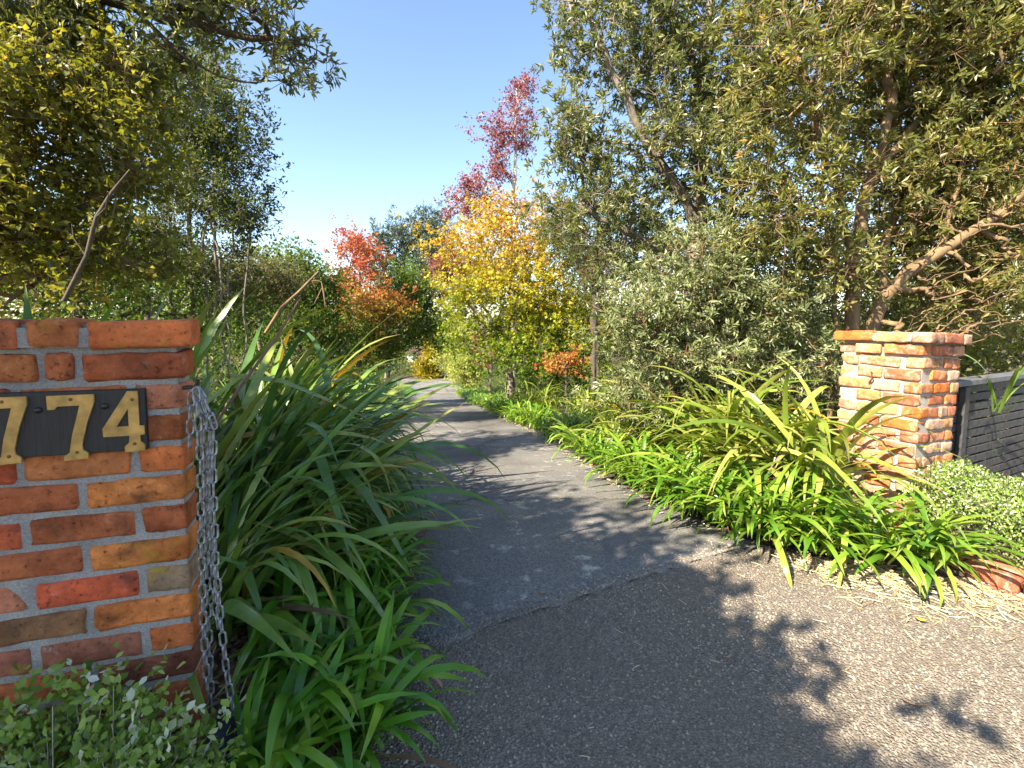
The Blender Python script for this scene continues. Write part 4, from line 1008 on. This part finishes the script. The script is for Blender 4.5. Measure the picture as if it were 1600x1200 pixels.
def library(kind, n, seed):
    rng = np.random.default_rng(seed); out = []
    for i in range(n):
        if kind == 'flax':
            L = rng.uniform(.95, 1.5); k = None
            if rng.random() < .3: k = (rng.uniform(.45, .75), rng.uniform(.9, 1.8))
            out.append(strap_arrays(L, rng.uniform(.034, .062), rng.uniform(.25, 1.05), rng.uniform(.2, 1.2), k, 11, .32, rng.uniform(-.9, .9), rng.uniform(1.5, 2.6), .45))
        elif kind == 'upright':
            out.append(strap_arrays(rng.uniform(1.1, 1.5), rng.uniform(.055, .085), rng.uniform(.02, .3), rng.uniform(.1, .7), None, 11, .34, rng.uniform(-.9, .9), 2.0, .45))
        elif kind == 'arch':
            L = rng.uniform(.9, 1.45); k = None
            if rng.random() < .2: k = (rng.uniform(.5, .75), rng.uniform(.6, 1.4))
            out.append(strap_arrays(L, rng.uniform(.026, .048), rng.uniform(.05, .7), rng.uniform(1.2, 2.5), k, 12, .32, rng.uniform(-.7, .7), rng.uniform(1.4, 2.2), .4))
        else:
            L = rng.uniform(.30, .56)
            out.append(strap_arrays(L, rng.uniform(.021, .034), rng.uniform(.1, .8), rng.uniform(1.0, 2.6), None, 8, .25, rng.uniform(-.5, .5), rng.uniform(1.3, 2.2), .62))
    return out
LIB = {'upright': library('upright', 10, 4), 'flax': library('flax', 26, 1), 'arch': library('arch', 22, 2), 'aga': library('aga', 24, 3)}
MESH = {}
def lib_mesh(kind, i, mat):
    k = (kind, i, mat)
    if k not in MESH:
        V, F, t = LIB[kind][i]; MESH[k] = mesh_np('leaf', V, F, M[mat], t)
    return MESH[k]

def clump(name, label, cat, group, kind, loc, n, seed, mat, scale=1.0, az=None, spread=math.pi, base_r=.07, tilt=.18, dead=0.0, gold=0.0, lim=None):
    rng = np.random.default_rng(seed)
    root = empty(name, tuple(loc), 0, label, cat, group)
    for i in range(n):
        vi = int(rng.integers(len(LIB[kind])))
        mm = mat; q = rng.random()
        if q < dead: mm = 'dead'
        elif q < dead + gold: mm = 'gold_leaf'
        o = link('leaf', lib_mesh(kind, vi, mm), root)
        a = rng.uniform(-math.pi, math.pi) if az is None else az + rng.normal(0, spread)
        if lim: a = lim[0] + (lim[1] - lim[0]) * rng.random() if not lim[0] < a < lim[1] else a
        r_ = base_r * math.sqrt(rng.random()); b = rng.uniform(0, 6.28)
        o.location = (r_ * math.cos(b), r_ * math.sin(b), -.02)
        o.rotation_euler = (rng.normal(0, tilt), rng.normal(0, tilt) + (.5 if mm == 'dead' else 0), a)
        s = scale * rng.uniform(.72, 1.12) * (.7 if mm == 'dead' else 1); o.scale = (s, s, s)
    return root

ORD = ['first', 'second', 'third', 'fourth', 'fifth', 'sixth', 'seventh', 'eighth', 'ninth', 'tenth', 'eleventh', 'twelfth', 'thirteenth', 'fourteenth', 'fifteenth', 'sixteenth', 'seventeenth', 'eighteenth', 'nineteenth', 'twentieth', 'twenty-first', 'twenty-second', 'twenty-third', 'twenty-fourth', 'twenty-fifth', 'twenty-sixth', 'twenty-seventh', 'twenty-eighth']

def gz(x, y, h=.09): return (x, y, float(g(y)) + h)

# left: flax leaning over the drive, agapanthus at its foot
FL = [(-1.34, 2.05, 90, 1.0, .3, 1.0, 'flax', 'broad flax clump leaning towards the drive just behind the chain'),
      (-1.66, 2.65, 120, 1.2, .2, 1.1, 'flax', 'second flax clump behind the chain with long drooping blades'),
      (-1.95, 3.35, 120, 1.22, 0, .9, 'flax', 'third flax clump along the shady left border'),
      (-2.4, 4.4, 100, 1.25, 0, 1.1, 'flax', 'fourth flax clump along the shady left border'),
      (-2.5, 5.4, 56, 1.1, 0, 1.2, 'flax', 'fifth flax clump along the shady left border'),
      (-2.0, 2.35, 26, 1.05, None, 1.0, 'upright', 'tall upright flax showing above the middle of the number pillar'),
      (-2.45, 2.35, 18, 1.1, None, 1.0, 'upright', 'upright flax tips at the far left above the number pillar')]
for i, (x, y, n, sc_, az, spd, kd, lab) in enumerate(FL):
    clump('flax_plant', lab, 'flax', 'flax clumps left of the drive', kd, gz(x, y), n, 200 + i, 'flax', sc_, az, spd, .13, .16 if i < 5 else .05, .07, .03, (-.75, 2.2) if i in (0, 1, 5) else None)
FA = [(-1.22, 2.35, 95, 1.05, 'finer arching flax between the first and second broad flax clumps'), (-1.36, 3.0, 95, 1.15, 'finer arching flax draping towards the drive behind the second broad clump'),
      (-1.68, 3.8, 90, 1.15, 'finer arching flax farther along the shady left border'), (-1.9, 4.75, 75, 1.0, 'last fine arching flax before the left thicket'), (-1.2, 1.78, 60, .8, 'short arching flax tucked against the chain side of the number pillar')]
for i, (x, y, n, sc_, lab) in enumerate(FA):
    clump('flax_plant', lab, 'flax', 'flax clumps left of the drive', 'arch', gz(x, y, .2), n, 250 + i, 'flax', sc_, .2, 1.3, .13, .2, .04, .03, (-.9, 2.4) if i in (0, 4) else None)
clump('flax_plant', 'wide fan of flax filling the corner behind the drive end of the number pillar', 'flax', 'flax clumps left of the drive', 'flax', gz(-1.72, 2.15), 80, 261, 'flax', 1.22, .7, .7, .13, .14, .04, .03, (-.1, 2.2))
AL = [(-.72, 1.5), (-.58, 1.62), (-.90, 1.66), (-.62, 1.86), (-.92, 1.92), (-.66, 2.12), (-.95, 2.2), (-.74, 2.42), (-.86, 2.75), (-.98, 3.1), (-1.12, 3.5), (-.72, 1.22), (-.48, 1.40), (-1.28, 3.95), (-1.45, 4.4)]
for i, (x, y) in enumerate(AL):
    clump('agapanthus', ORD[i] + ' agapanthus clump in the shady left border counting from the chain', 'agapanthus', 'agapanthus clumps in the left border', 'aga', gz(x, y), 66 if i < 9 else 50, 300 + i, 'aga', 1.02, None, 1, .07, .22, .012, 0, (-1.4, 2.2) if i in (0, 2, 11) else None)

# right: agapanthus along the edge, arching strap plants behind
right_edge = [(2.50, 2.74), (2.22, 2.80), (1.98, 2.86), (1.80, 2.98), (1.66, 3.14), (2.30, 3.02), (2.02, 3.10), (1.80, 3.26), (1.56, 3.38), (1.50, 3.64), (1.74, 3.5), (1.42, 3.92), (1.66, 3.82), (1.36, 4.22), (1.58, 4.14), (1.28, 4.54), (1.50, 4.5), (1.20, 4.9), (1.44, 4.92), (1.14, 5.3), (1.08, 5.75), (1.30, 5.5), (1.02, 6.2), (.95, 6.7)]
right_edge = [(2.34, 2.56), (2.10, 2.62)] + [(x - .13, y - .13) for x, y in right_edge[2:]]
for i, (x, y) in enumerate(right_edge):
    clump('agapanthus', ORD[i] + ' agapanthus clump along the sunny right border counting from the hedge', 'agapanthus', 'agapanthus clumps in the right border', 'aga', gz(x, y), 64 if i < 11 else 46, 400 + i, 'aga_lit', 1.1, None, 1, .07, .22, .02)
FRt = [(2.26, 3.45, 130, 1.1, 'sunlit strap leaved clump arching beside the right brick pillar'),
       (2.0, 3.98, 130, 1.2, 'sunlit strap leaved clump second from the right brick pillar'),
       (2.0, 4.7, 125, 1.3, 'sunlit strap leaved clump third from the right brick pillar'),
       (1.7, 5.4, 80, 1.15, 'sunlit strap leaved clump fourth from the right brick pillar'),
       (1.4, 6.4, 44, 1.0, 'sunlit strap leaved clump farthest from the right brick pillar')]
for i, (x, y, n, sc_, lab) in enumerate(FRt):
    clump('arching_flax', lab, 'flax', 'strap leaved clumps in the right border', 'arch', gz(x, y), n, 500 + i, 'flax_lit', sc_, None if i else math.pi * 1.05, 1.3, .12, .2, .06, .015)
clump('arching_flax', 'few green blades hanging over the top of the slat screen', 'flax', None, 'arch', at(1560, 640, 3.75), 9, 520, 'flax', .62, -1.7, .9, .04, .2)

# farther borders: nobody could count these
def strap_mass(name, label, cat, kind, pts, nleaf, seed, mat, scale):
    rng = np.random.default_rng(seed); VV, FF, TT, SS, o = [], [], [], [], 0
    for (x, y, z), s0 in pts:
        for i in range(nleaf):
            V, F, t = LIB[kind][int(rng.integers(len(LIB[kind])))]
            a = rng.uniform(0, 6.283); c, s_ = math.cos(a), math.sin(a); sc_ = scale * s0 * rng.uniform(.7, 1.15); tl = rng.normal(0, .2)
            Vx = V @ np.array(((math.cos(tl), 0, -math.sin(tl)), (0, 1, 0), (math.sin(tl), 0, math.cos(tl))))
            Vx = Vx * sc_; W = np.stack([Vx[:, 0] * c - Vx[:, 1] * s_ + x + rng.normal(0, .05), Vx[:, 0] * s_ + Vx[:, 1] * c + y + rng.normal(0, .05), Vx[:, 2] + z], 1)
            VV.append(W); FF.append(F + o); TT.append(t); SS.append(np.full(len(t), rng.random())); o += len(V)
    me = mesh_np(name, np.concatenate(VV), np.concatenate(FF), M[mat], np.concatenate(TT))
    at_ = me.attributes.new('shade', 'FLOAT', 'POINT'); at_.data.foreach_set('value', np.concatenate(SS).astype(np.float32))
    return tag(link(name, me), label, cat, kind='stuff')
rg = np.random.default_rng(77)
pr = [(gz(float(xr(y)) + .12 + rg.uniform(-.2, .9) , y, .07), 1.0) for y in np.arange(6.8, 34, .12)]
strap_mass('agapanthus_border', 'bright low strap leaved border running down the right of the drive', 'border', 'aga', pr, 26, 1, 'aga_lit', 1.1)
pl = [(gz(float(xl(y)) - .30 - rg.uniform(-.05, .7), y, .07), 1.0) for y in np.arange(3.8, 34, .15)]
strap_mass('agapanthus_border', 'shady low strap leaved border running down the left of the drive', 'border', 'aga', pl, 26, 2, 'aga', 1.15)
pf = [(gz(float(xl(y)) - .9 - rg.uniform(0, 1.0), y, .07), rg.uniform(.8, 1.2)) for y in np.arange(6, 30, .8)]
strap_mass('flax_border', 'grey green flax thicket farther down the left of the drive', 'border', 'flax', pf, 34, 3, 'flax', 1.0)
pf = [(gz(float(xr(y)) + 1.1 + rg.uniform(0, 1.0), y, .07), rg.uniform(.8, 1.1)) for y in np.arange(7, 26, .9)]
strap_mass('flax_border', 'sunny strap leaf thicket farther down the right of the drive', 'border', 'arch', pf, 34, 4, 'flax_lit', 1.0)
clump('flax_plant', 'upright pale flax in the sun where the drive bends', 'flax', None, 'flax', gz(-3.4, 12.5), 30, 530, 'flax_lit', 1.15, None, 1, .15, .05)
# ------------------------------------------------------------------ small leaved shrubs
def small_shrub(name, label, pos, radii, nstem, nleaf, size, seed, mat, mounded=True):
    rng = np.random.default_rng(seed)
    root = empty(name, tuple(pos), 0, label, 'shrub')
    d = norm(rng.normal(0, 1, (nstem, 3))); d[:, 2] = np.abs(d[:, 2]); r = rng.uniform(.72, 1.08, nstem)
    tips = d * r[:, None] * np.array(radii)
    parts, LP_, LD_, TT = [], [], [], []
    for t in tips:
        b = np.array((t[0] * .45 + rng.normal(0, .03), t[1] * .45 + rng.normal(0, .03), 0)); c = b * .5 + t * .5 + np.array((0, 0, .1)) * radii[2]
        u = np.linspace(0, 1, 6)[:, None]; pts = (1 - u) ** 2 * b + 2 * u * (1 - u) * c + u * u * t
        parts.append(tube(pts[:5], np.linspace(.0022, .0009, 6)[:5], 3))
        m = nleaf; uu = rng.uniform(.35, 1.0, m)[:, None]; pp = (1 - uu) ** 2 * b + 2 * uu * (1 - uu) * c + uu * uu * t
        td = norm(t - c); LP_.append(pp + rng.normal(0, .012, pp.shape)); LD_.append(td * .5 + norm(rng.normal(0, 1, (m, 3)))); TT.append(np.full(m, rng.normal(.5, .18)) + rng.normal(0, .16, m))
    V, F = join(parts); link('stems', mesh_np('stems', V, F, M['bark_pale']), root)
    PP, DD, tt = np.concatenate(LP_), np.concatenate(LD_), np.concatenate(TT)
    Vl, Fl, tl = leaf_cloud(rng, PP, DD, rng.uniform(.55, 1.2, len(PP)) * size, .62, tt, ROUND, .3)
    o = link('leaves', mesh_np('leaves', Vl, Fl, mat, tl, smooth=True), root); o['kind'] = 'stuff'
    return root
small_shrub('grey_shrub', 'small grey green shrub with pale stems at the foot of the number pillar', (-1.06, 1.08, .05), (.44, .19, .56), 300, 34, .026, 1, L_['grey'])
def low_hedge():
    rng = np.random.default_rng(31)
    a, b = np.array((2.82, 3.12)), np.array((3.42, 1.75))
    root = empty('clipped_hedge', (a[0], a[1], 0), 0, 'low clipped hedge of tiny grey green leaves in front of the slat screen', 'hedge')
    n = 24000
    u = rng.random(n); d = norm(b - a); nr = np.array((-d[1], d[0])); L = np.linalg.norm(b - a)
    v = rng.uniform(-1, 1, n); hh = .50 * (1 - .35 * np.abs(v) ** 3) * (.93 + .1 * np.sin(u * 17) * np.sin(v * 3 + u * 9))
    dep = rng.random(n) ** 2.2 * .12
    z = np.where(rng.random(n) < .6, hh - dep, hh * rng.random(n))
    side = z < hh - .12
    v = np.where(side, np.sign(v) * (1 - dep * 1.2), v)
    P = np.stack([d[0] * u * L + nr[0] * v * .34, d[1] * u * L + nr[1] * v * .34, z], 1) + rng.normal(0, .012, (n, 3))
    D = rng.normal(0, 1, (n, 3)) + np.array((0, 0, .6))
    cl = rng.normal(0, .15, 400)[(u * 400).astype(int)]
    Vl, Fl, tl = leaf_cloud(rng, P, D, rng.uniform(.012, .026, n), .6, rng.normal(.55, .2, n) + cl, OBOV, .3)
    o = link('leaves', mesh_np('leaves', Vl, Fl, L_['grey'], tl, smooth=False), root); o['kind'] = 'stuff'
    parts = []
    for i in range(170):
        uu = rng.random(); vv = rng.uniform(-.8, .8); p = np.array((d[0] * uu * L + nr[0] * vv * .2, d[1] * uu * L + nr[1] * vv * .2, 0)); q = p + np.array((rng.normal(0, .08), rng.normal(0, .08), rng.uniform(.42, .56)))
        parts.append(tube(np.array([p, (p + q) / 2 + rng.normal(0, .02, 3), q]), [.004, .003, .0012], 3))
    V, F = join(parts); link('stems', mesh_np('stems', V, F, M['bark_dark']), root)
low_hedge()
# ------------------------------------------------------------------ litter and small things
def scatter_strips(name, label, P, L, w, seed, mat, kind='stuff', cat='litter', lift=.006):
    rng = np.random.default_rng(seed); n = len(P)
    a = rng.uniform(0, 6.283, n); bend = rng.normal(0, .5, n); z0 = rng.random(n) ** 2 * .02 + lift
    k = 4; V = np.zeros((n, k, 2, 3)); pos = P.copy().astype(float); ang = a.copy()
    tl = rng.normal(0, .12, n)
    for i in range(k):
        nx, ny = -np.sin(ang), np.cos(ang); ww = w * (1 if 0 < i < k - 1 else .4)
        for q, sg in ((0, 1), (1, -1)):
            V[:, i, q, 0] = pos[:, 0] + sg * nx * ww; V[:, i, q, 1] = pos[:, 1] + sg * ny * ww
            V[:, i, q, 2] = g(pos[:, 1]) + np.maximum(z0 + tl * (i - 1.5) / 3 * L, .004) + (.001 * sg)
        pos = pos + np.stack([np.cos(ang), np.sin(ang)], 1) * (L / (k - 1))[:, None]; ang = ang + bend / k
    b = (np.arange(n) * k * 2)[:, None, None]; j = np.arange(k - 1)[None, :, None] * 2
    F = (b + j + np.array((0, 1, 3, 2))[None, None]).reshape(-1, 4)
    return tag(link(name, mesh_np(name, V.reshape(-1, 3), F, mat, np.repeat(rng.beta(2, 1.6, n), 2 * k))), label, cat, kind=kind)
rl = np.random.default_rng(91)
n = 9000; u = rl.random(n); ex = 1.75 + 2.4 * u; ey = np.interp(ex, [1.5, 1.9, 2.3, 2.7, 4.2], [2.9, 2.62, 2.52, 2.42, 1.75])
P = np.stack([ex + rl.normal(0, .10, n), ey + rl.normal(0, .09, n) + .06 - np.where(rl.random(n) < .3, np.abs(rl.normal(0, .22, n)), 0)], 1)
scatter_strips('straw_litter', 'pale dry straw and leaf litter along the right edge of the apron', P, rl.uniform(.02, .12, n), rl.uniform(.0005, .0028, n), 5, M['straw'], lift=.01)
n = 130; P = np.stack([rl.uniform(-.3, 3.4, n), rl.uniform(1.35, 2.9, n)], 1); P = P[P[:, 1] < np.interp(P[:, 0], SEAM[:, 0], SEAM[:, 1])]; n = len(P)
scatter_strips('twig_litter', 'thin dry twigs and needles scattered over the apron', P, rl.uniform(.015, .06, n), rl.uniform(.0005, .0010, n), 6, M['straw'], lift=.009)
n = 900; yy = rl.uniform(3, 12, n); sd = rl.random(n) < .5
P = np.stack([np.where(sd, xl(yy) + np.abs(rl.normal(0, .06, n)), xr(yy) - np.abs(rl.normal(0, .07, n))), yy], 1)
scatter_strips('edge_litter', 'brown leaf crumbs gathered along both edges of the asphalt', P, rl.uniform(.015, .05, n), rl.uniform(.003, .009, n), 7, M['straw'], lift=.024)
n = 1500; P = np.stack([rl.uniform(-1.4, -.5, n), rl.uniform(1.1, 3.2, n)], 1)
scatter_strips('bed_litter', 'brown leaf litter on the soil under the left border', P, rl.uniform(.02, .06, n), rl.uniform(.004, .012, n), 8, M['dead'], lift=.105)

def fallen_leaf(loc, rz, L, w, mat, label, seed):
    rng = np.random.default_rng(seed); s = np.linspace(0, 1, 7); wd = w * np.sin(np.pi * np.clip(s, .04, .98)) ** .8
    z = .004 + .012 * (s - .5) ** 2 * 4; V = []
    for i in range(7): V += [(s[i] * L - L / 2, wd[i], z[i] + .004), (s[i] * L - L / 2, 0, z[i]), (s[i] * L - L / 2, -wd[i], z[i] + .006)]
    F = [(i * 3 + j, i * 3 + j + 1, i * 3 + 4 + j, i * 3 + 3 + j) for i in range(6) for j in range(2)]
    o = link('fallen_leaf', py_mesh('fallen_leaf', V, F, mat, True), None, loc, (0, 0, rz)); return tag(o, label, 'leaf', 'fallen leaves')
tan = plain('tan_dead_leaf', (.42, .24, .12), .7, 0, .2, 40); yel = plain('yellow_dead_leaf', (.6, .4, .03), .6, 0, .15, 40)
def on_ground(px, py):
    lo, hi = .5, 60
    for _ in range(60):
        m = (lo + hi) / 2; p = at(px, py, m)
        if p[2] > g(m): lo = m
        else: hi = m
    return p
for k, (px, py, rz, L, w, mt, lab, dz) in enumerate([(848, 934, .1, .055, .009, tan, 'tan willow shaped leaf lying on the dark asphalt before the seam', .02), (1438, 976, -.6, .05, .011, yel, 'bright yellow leaf lying in the straw at the apron edge', .016),
        (1137, 1034, .3, .035, .007, tan, 'small tan leaf on the shaded chip seal', .012), (1100, 1215, .4, .04, .008, tan, 'tan leaf at the bottom edge of the chip seal', .012), (1426, 1108, -.4, .07, .004, tan, 'long narrow dry leaf on the sunlit chip seal', .012)]):
    p = on_ground(px, py); fallen_leaf((p[0], p[1], float(g(p[1])) + dz), rz, L, w, mt, lab, k)

# dark blue plastic pot half hidden by the grey shrub
def pot():
    p = at(345, 1180, 1.32); pm = plain('dark_blue_plastic', (.014, .017, .045), .4)
    prof = [(.055, 0), (.075, .13), (.083, .13), (.083, .155), (.074, .155), (.07, .13), (.0, .125)]; k = 20
    V = [(r_ * math.cos(a), r_ * math.sin(a), z) for r_, z in prof for a in np.arange(k) / k * 2 * math.pi]
    F = [(i * k + j, i * k + (j + 1) % k, i * k + k + (j + 1) % k, i * k + k + j) for i in range(len(prof) - 1) for j in range(k)]
    tag(link('plant_pot', py_mesh('plant_pot', V, F, pm, True), None, (p[0], p[1], .02)), 'dark blue plastic pot peeping out beside the grey shrub', 'pot')
pot()

def stalk(name, label, pts, rads, mat, cat='stalk', extra=()):
    base = np.array(pts[0]); root = None
    V, F = tube(np.array(pts) - base, rads, 7); o = link(name, mesh_np(name, V, F, mat), None, tuple(base)); tag(o, label, cat)
    for e, r_ in extra:
        V, F = tube(np.array(e) - base, r_, 5); link('twig', mesh_np('twig', V, F, mat), o)
stalk('dead_stalk', 'leaning bare grey stem above the number pillar', [at(100, 470, 3.0), at(135, 400, 3.0), at(150, 340, 3.02), at(175, 300, 3.05), at(203, 265, 3.1)], [.014, .013, .012, .010, .005], M['bark_dark'], extra=[([at(150, 340, 3.02), at(165, 325, 3.0), at(170, 300, 2.98)], [.005, .004, .002]), ([at(135, 400, 3.0), at(115, 372, 3.0), at(112, 350, 3.0)], [.005, .004, .002])])
stalk('dead_stalk', 'dry brown flower stalk leaning out of the left flax', [at(415, 520, 3.3), at(440, 480, 3.3), at(468, 455, 3.3), at(498, 424, 3.3)], [.012, .011, .010, .006], M['bark_tan'],
      extra=[([at(480, 440, 3.3), at(495, 438, 3.3), at(502, 440, 3.3), at(506, 458, 3.3), at(508, 480, 3.3)], [.003, .003, .003, .006, .002]), ([at(503, 450, 3.3), at(497, 463, 3.3), at(491, 474, 3.3)], [.003, .003, .002])])
stalk('dead_stalk', 'brown dead flax stem slanting behind the chain', [at(335, 665, 1.75), at(375, 605, 1.8), at(430, 530, 1.9), at(470, 465, 2.0)], [.006, .006, .0055, .004], plain('red_brown_stem', (.17, .09, .06), .8))
stalk('garden_pole', 'thin black pole standing in the right border', [gp(931, 9.5), at(931, 510, 9.5), at(933, 430, 9.5)], [.018, .018, .018], plain('black_pole', (.02, .02, .02), .5), 'pole')
# white house glimpsed at the end of the drive
def house():
    c = at(652, 562, 62); root = empty('house', (c[0], c[1], float(g(62))), 0, 'white house wall with window glimpsed past the end of the drive', 'house')
    white = plain('white_weatherboard', (.75, .74, .72), .7, 0, .06, 3, .1); glass = plain('dark_glass', (.10, .11, .15), .1); roofm = plain('brown_roof', (.12, .07, .055), .8)
    def bx(name, cx, cy, cz, sx, sy, sz, mat, par=root):
        V, F = box_vf(cx, cy, cz, sx, sy, sz, .01); return link(name, py_mesh(name, V, F, mat), par)
    h = c[2] - float(g(62))
    bx('wall', -.1, 3, h / 2 + .45, 2.4, 6, h + .9, white)
    bx('roof', -.1, 3, h + 1.1, 3.0, 6.8, .4, roofm)
    w = bx('window', -.1, -.03, h, 1.0, .08, 1.5, white)
    for sx in (-.25, .25):
        for sz in (-.36, .36): bx('pane', -.1 + sx, -.085, h + sz, .40, .02, .62, glass, w)
house()
# far wood behind everything
def far_wood():
    rng = np.random.default_rng(55); n = 26000
    x = rng.uniform(-75, 75, n); top = 5.0 + 2.0 * np.sin(x * .21) + 1.3 * np.sin(x * .53 + 1)
    top = np.where(np.abs(x + 12) < 1.5, 4.0, top + 2)
    z = rng.random(n) ** .8 * top; P = np.stack([x, 74 + rng.normal(0, 2.5, n), float(g(74)) + z], 1)
    Vl, Fl, tl = leaf_cloud(rng, P, rng.normal(0, 1, (n, 3)), rng.uniform(.5, 1.1, n), .7, rng.normal(.45, .22, n), KITE, .2)
    tag(link('far_wood', mesh_np('far_wood', Vl, Fl, L_['dark'], tl, smooth=False)), 'dark green wood closing the view beyond the house', 'wood', kind='stuff')
far_wood()

def undergrowth(name, label, lumps, per, size, width, mat, seed):
    rng = np.random.default_rng(seed); PP, DD, TT = [], [], []
    for c, r_ in lumps:
        d = norm(rng.normal(0, 1, (per, 3))); d[:, 2] = np.abs(d[:, 2]) ; rr = rng.uniform(.55, 1.08, per) ** .6
        wob = 1 + .18 * np.sin(d[:, 0] * 7 + c[0] * 5) * np.sin(d[:, 2] * 6 + c[1] * 3)
        PP.append(np.array(c) + d * (rr * wob)[:, None] * np.array(r_)); DD.append(d * .6 + norm(rng.normal(0, 1, (per, 3)))); TT.append(rng.normal(.45, .15, per) + rng.normal(0, .12))
    P = np.concatenate(PP); Vl, Fl, tl = leaf_cloud(rng, P, np.concatenate(DD), rng.uniform(.6, 1.15, len(P)) * size, width, np.concatenate(TT), KITE, .4)
    tag(link(name, mesh_np(name, Vl, Fl, mat, tl, smooth=False)), label, 'undergrowth', kind='stuff')
ru = np.random.default_rng(14)
def lumps(side, y0, y1, n, off, hmin, hmax):
    out = []
    for y in np.linspace(y0, y1, n):
        x = (float(xr(y)) + off + ru.uniform(0, 2.2)) if side > 0 else (float(xl(y)) - off - ru.uniform(0, 2.2))
        h = ru.uniform(hmin, hmax); out.append(((x, y + ru.uniform(-.3, .3), float(g(y)) + .05), (ru.uniform(.7, 1.2), ru.uniform(.7, 1.2), h)))
    return out
undergrowth('undergrowth', 'green undergrowth below the trees right of the drive', lumps(1, 5.6, 34, 44, 1.9, .8, 1.7), 620, .09, .45, L_['green'], 1)
undergrowth('undergrowth', 'dull olive undergrowth farther in on the right', lumps(1, 5.2, 30, 26, 3.6, 1.0, 2.1), 620, .09, .4, L_['olive'], 2)
undergrowth('undergrowth', 'green undergrowth below the trees left of the drive', lumps(-1, 5.6, 34, 50, 1.6, 1.0, 1.9), 620, .09, .45, L_['green'], 3)
undergrowth('undergrowth', 'dark undergrowth deep under the left trees', lumps(-1, 3.6, 30, 30, 3.4, 1.0, 2.2), 620, .09, .4, L_['dark'], 4)
undergrowth('undergrowth', 'dark leafy wall behind the slat screen and pillar', [((x, 6.2 + .3 * math.sin(x * 3), -.4), (.8, .6, 1.7 + .3 * math.sin(x * 5))) for x in np.arange(3.0, 8.5, .55)], 700, .08, .5, L_['broad'], 5)

undergrowth('undergrowth', 'bright green bushes closing the far end of the drive', [((x, 47 + 2 * math.sin(x), float(g(47))), (1.6, 1.4, 2.6 + .8 * math.sin(x * 2.3))) for x in (-19, -17.2, -15.4, -13.6, -12.0, -10.9, -5.6, -4.2, -2.4, -.5, 2)], 800, .25, .5, L_['green'], 6)

undergrowth('undergrowth', 'dense mid green thicket behind the left trees', [((x, 10.5 + 1.5 * math.sin(x * 1.7), float(g(10.5))), (1.1, 1.0, 3.1 + .5 * math.sin(x * 2.9))) for x in np.arange(-13.5, -4.6, .75)], 900, .11, .5, L_['green'], 8)
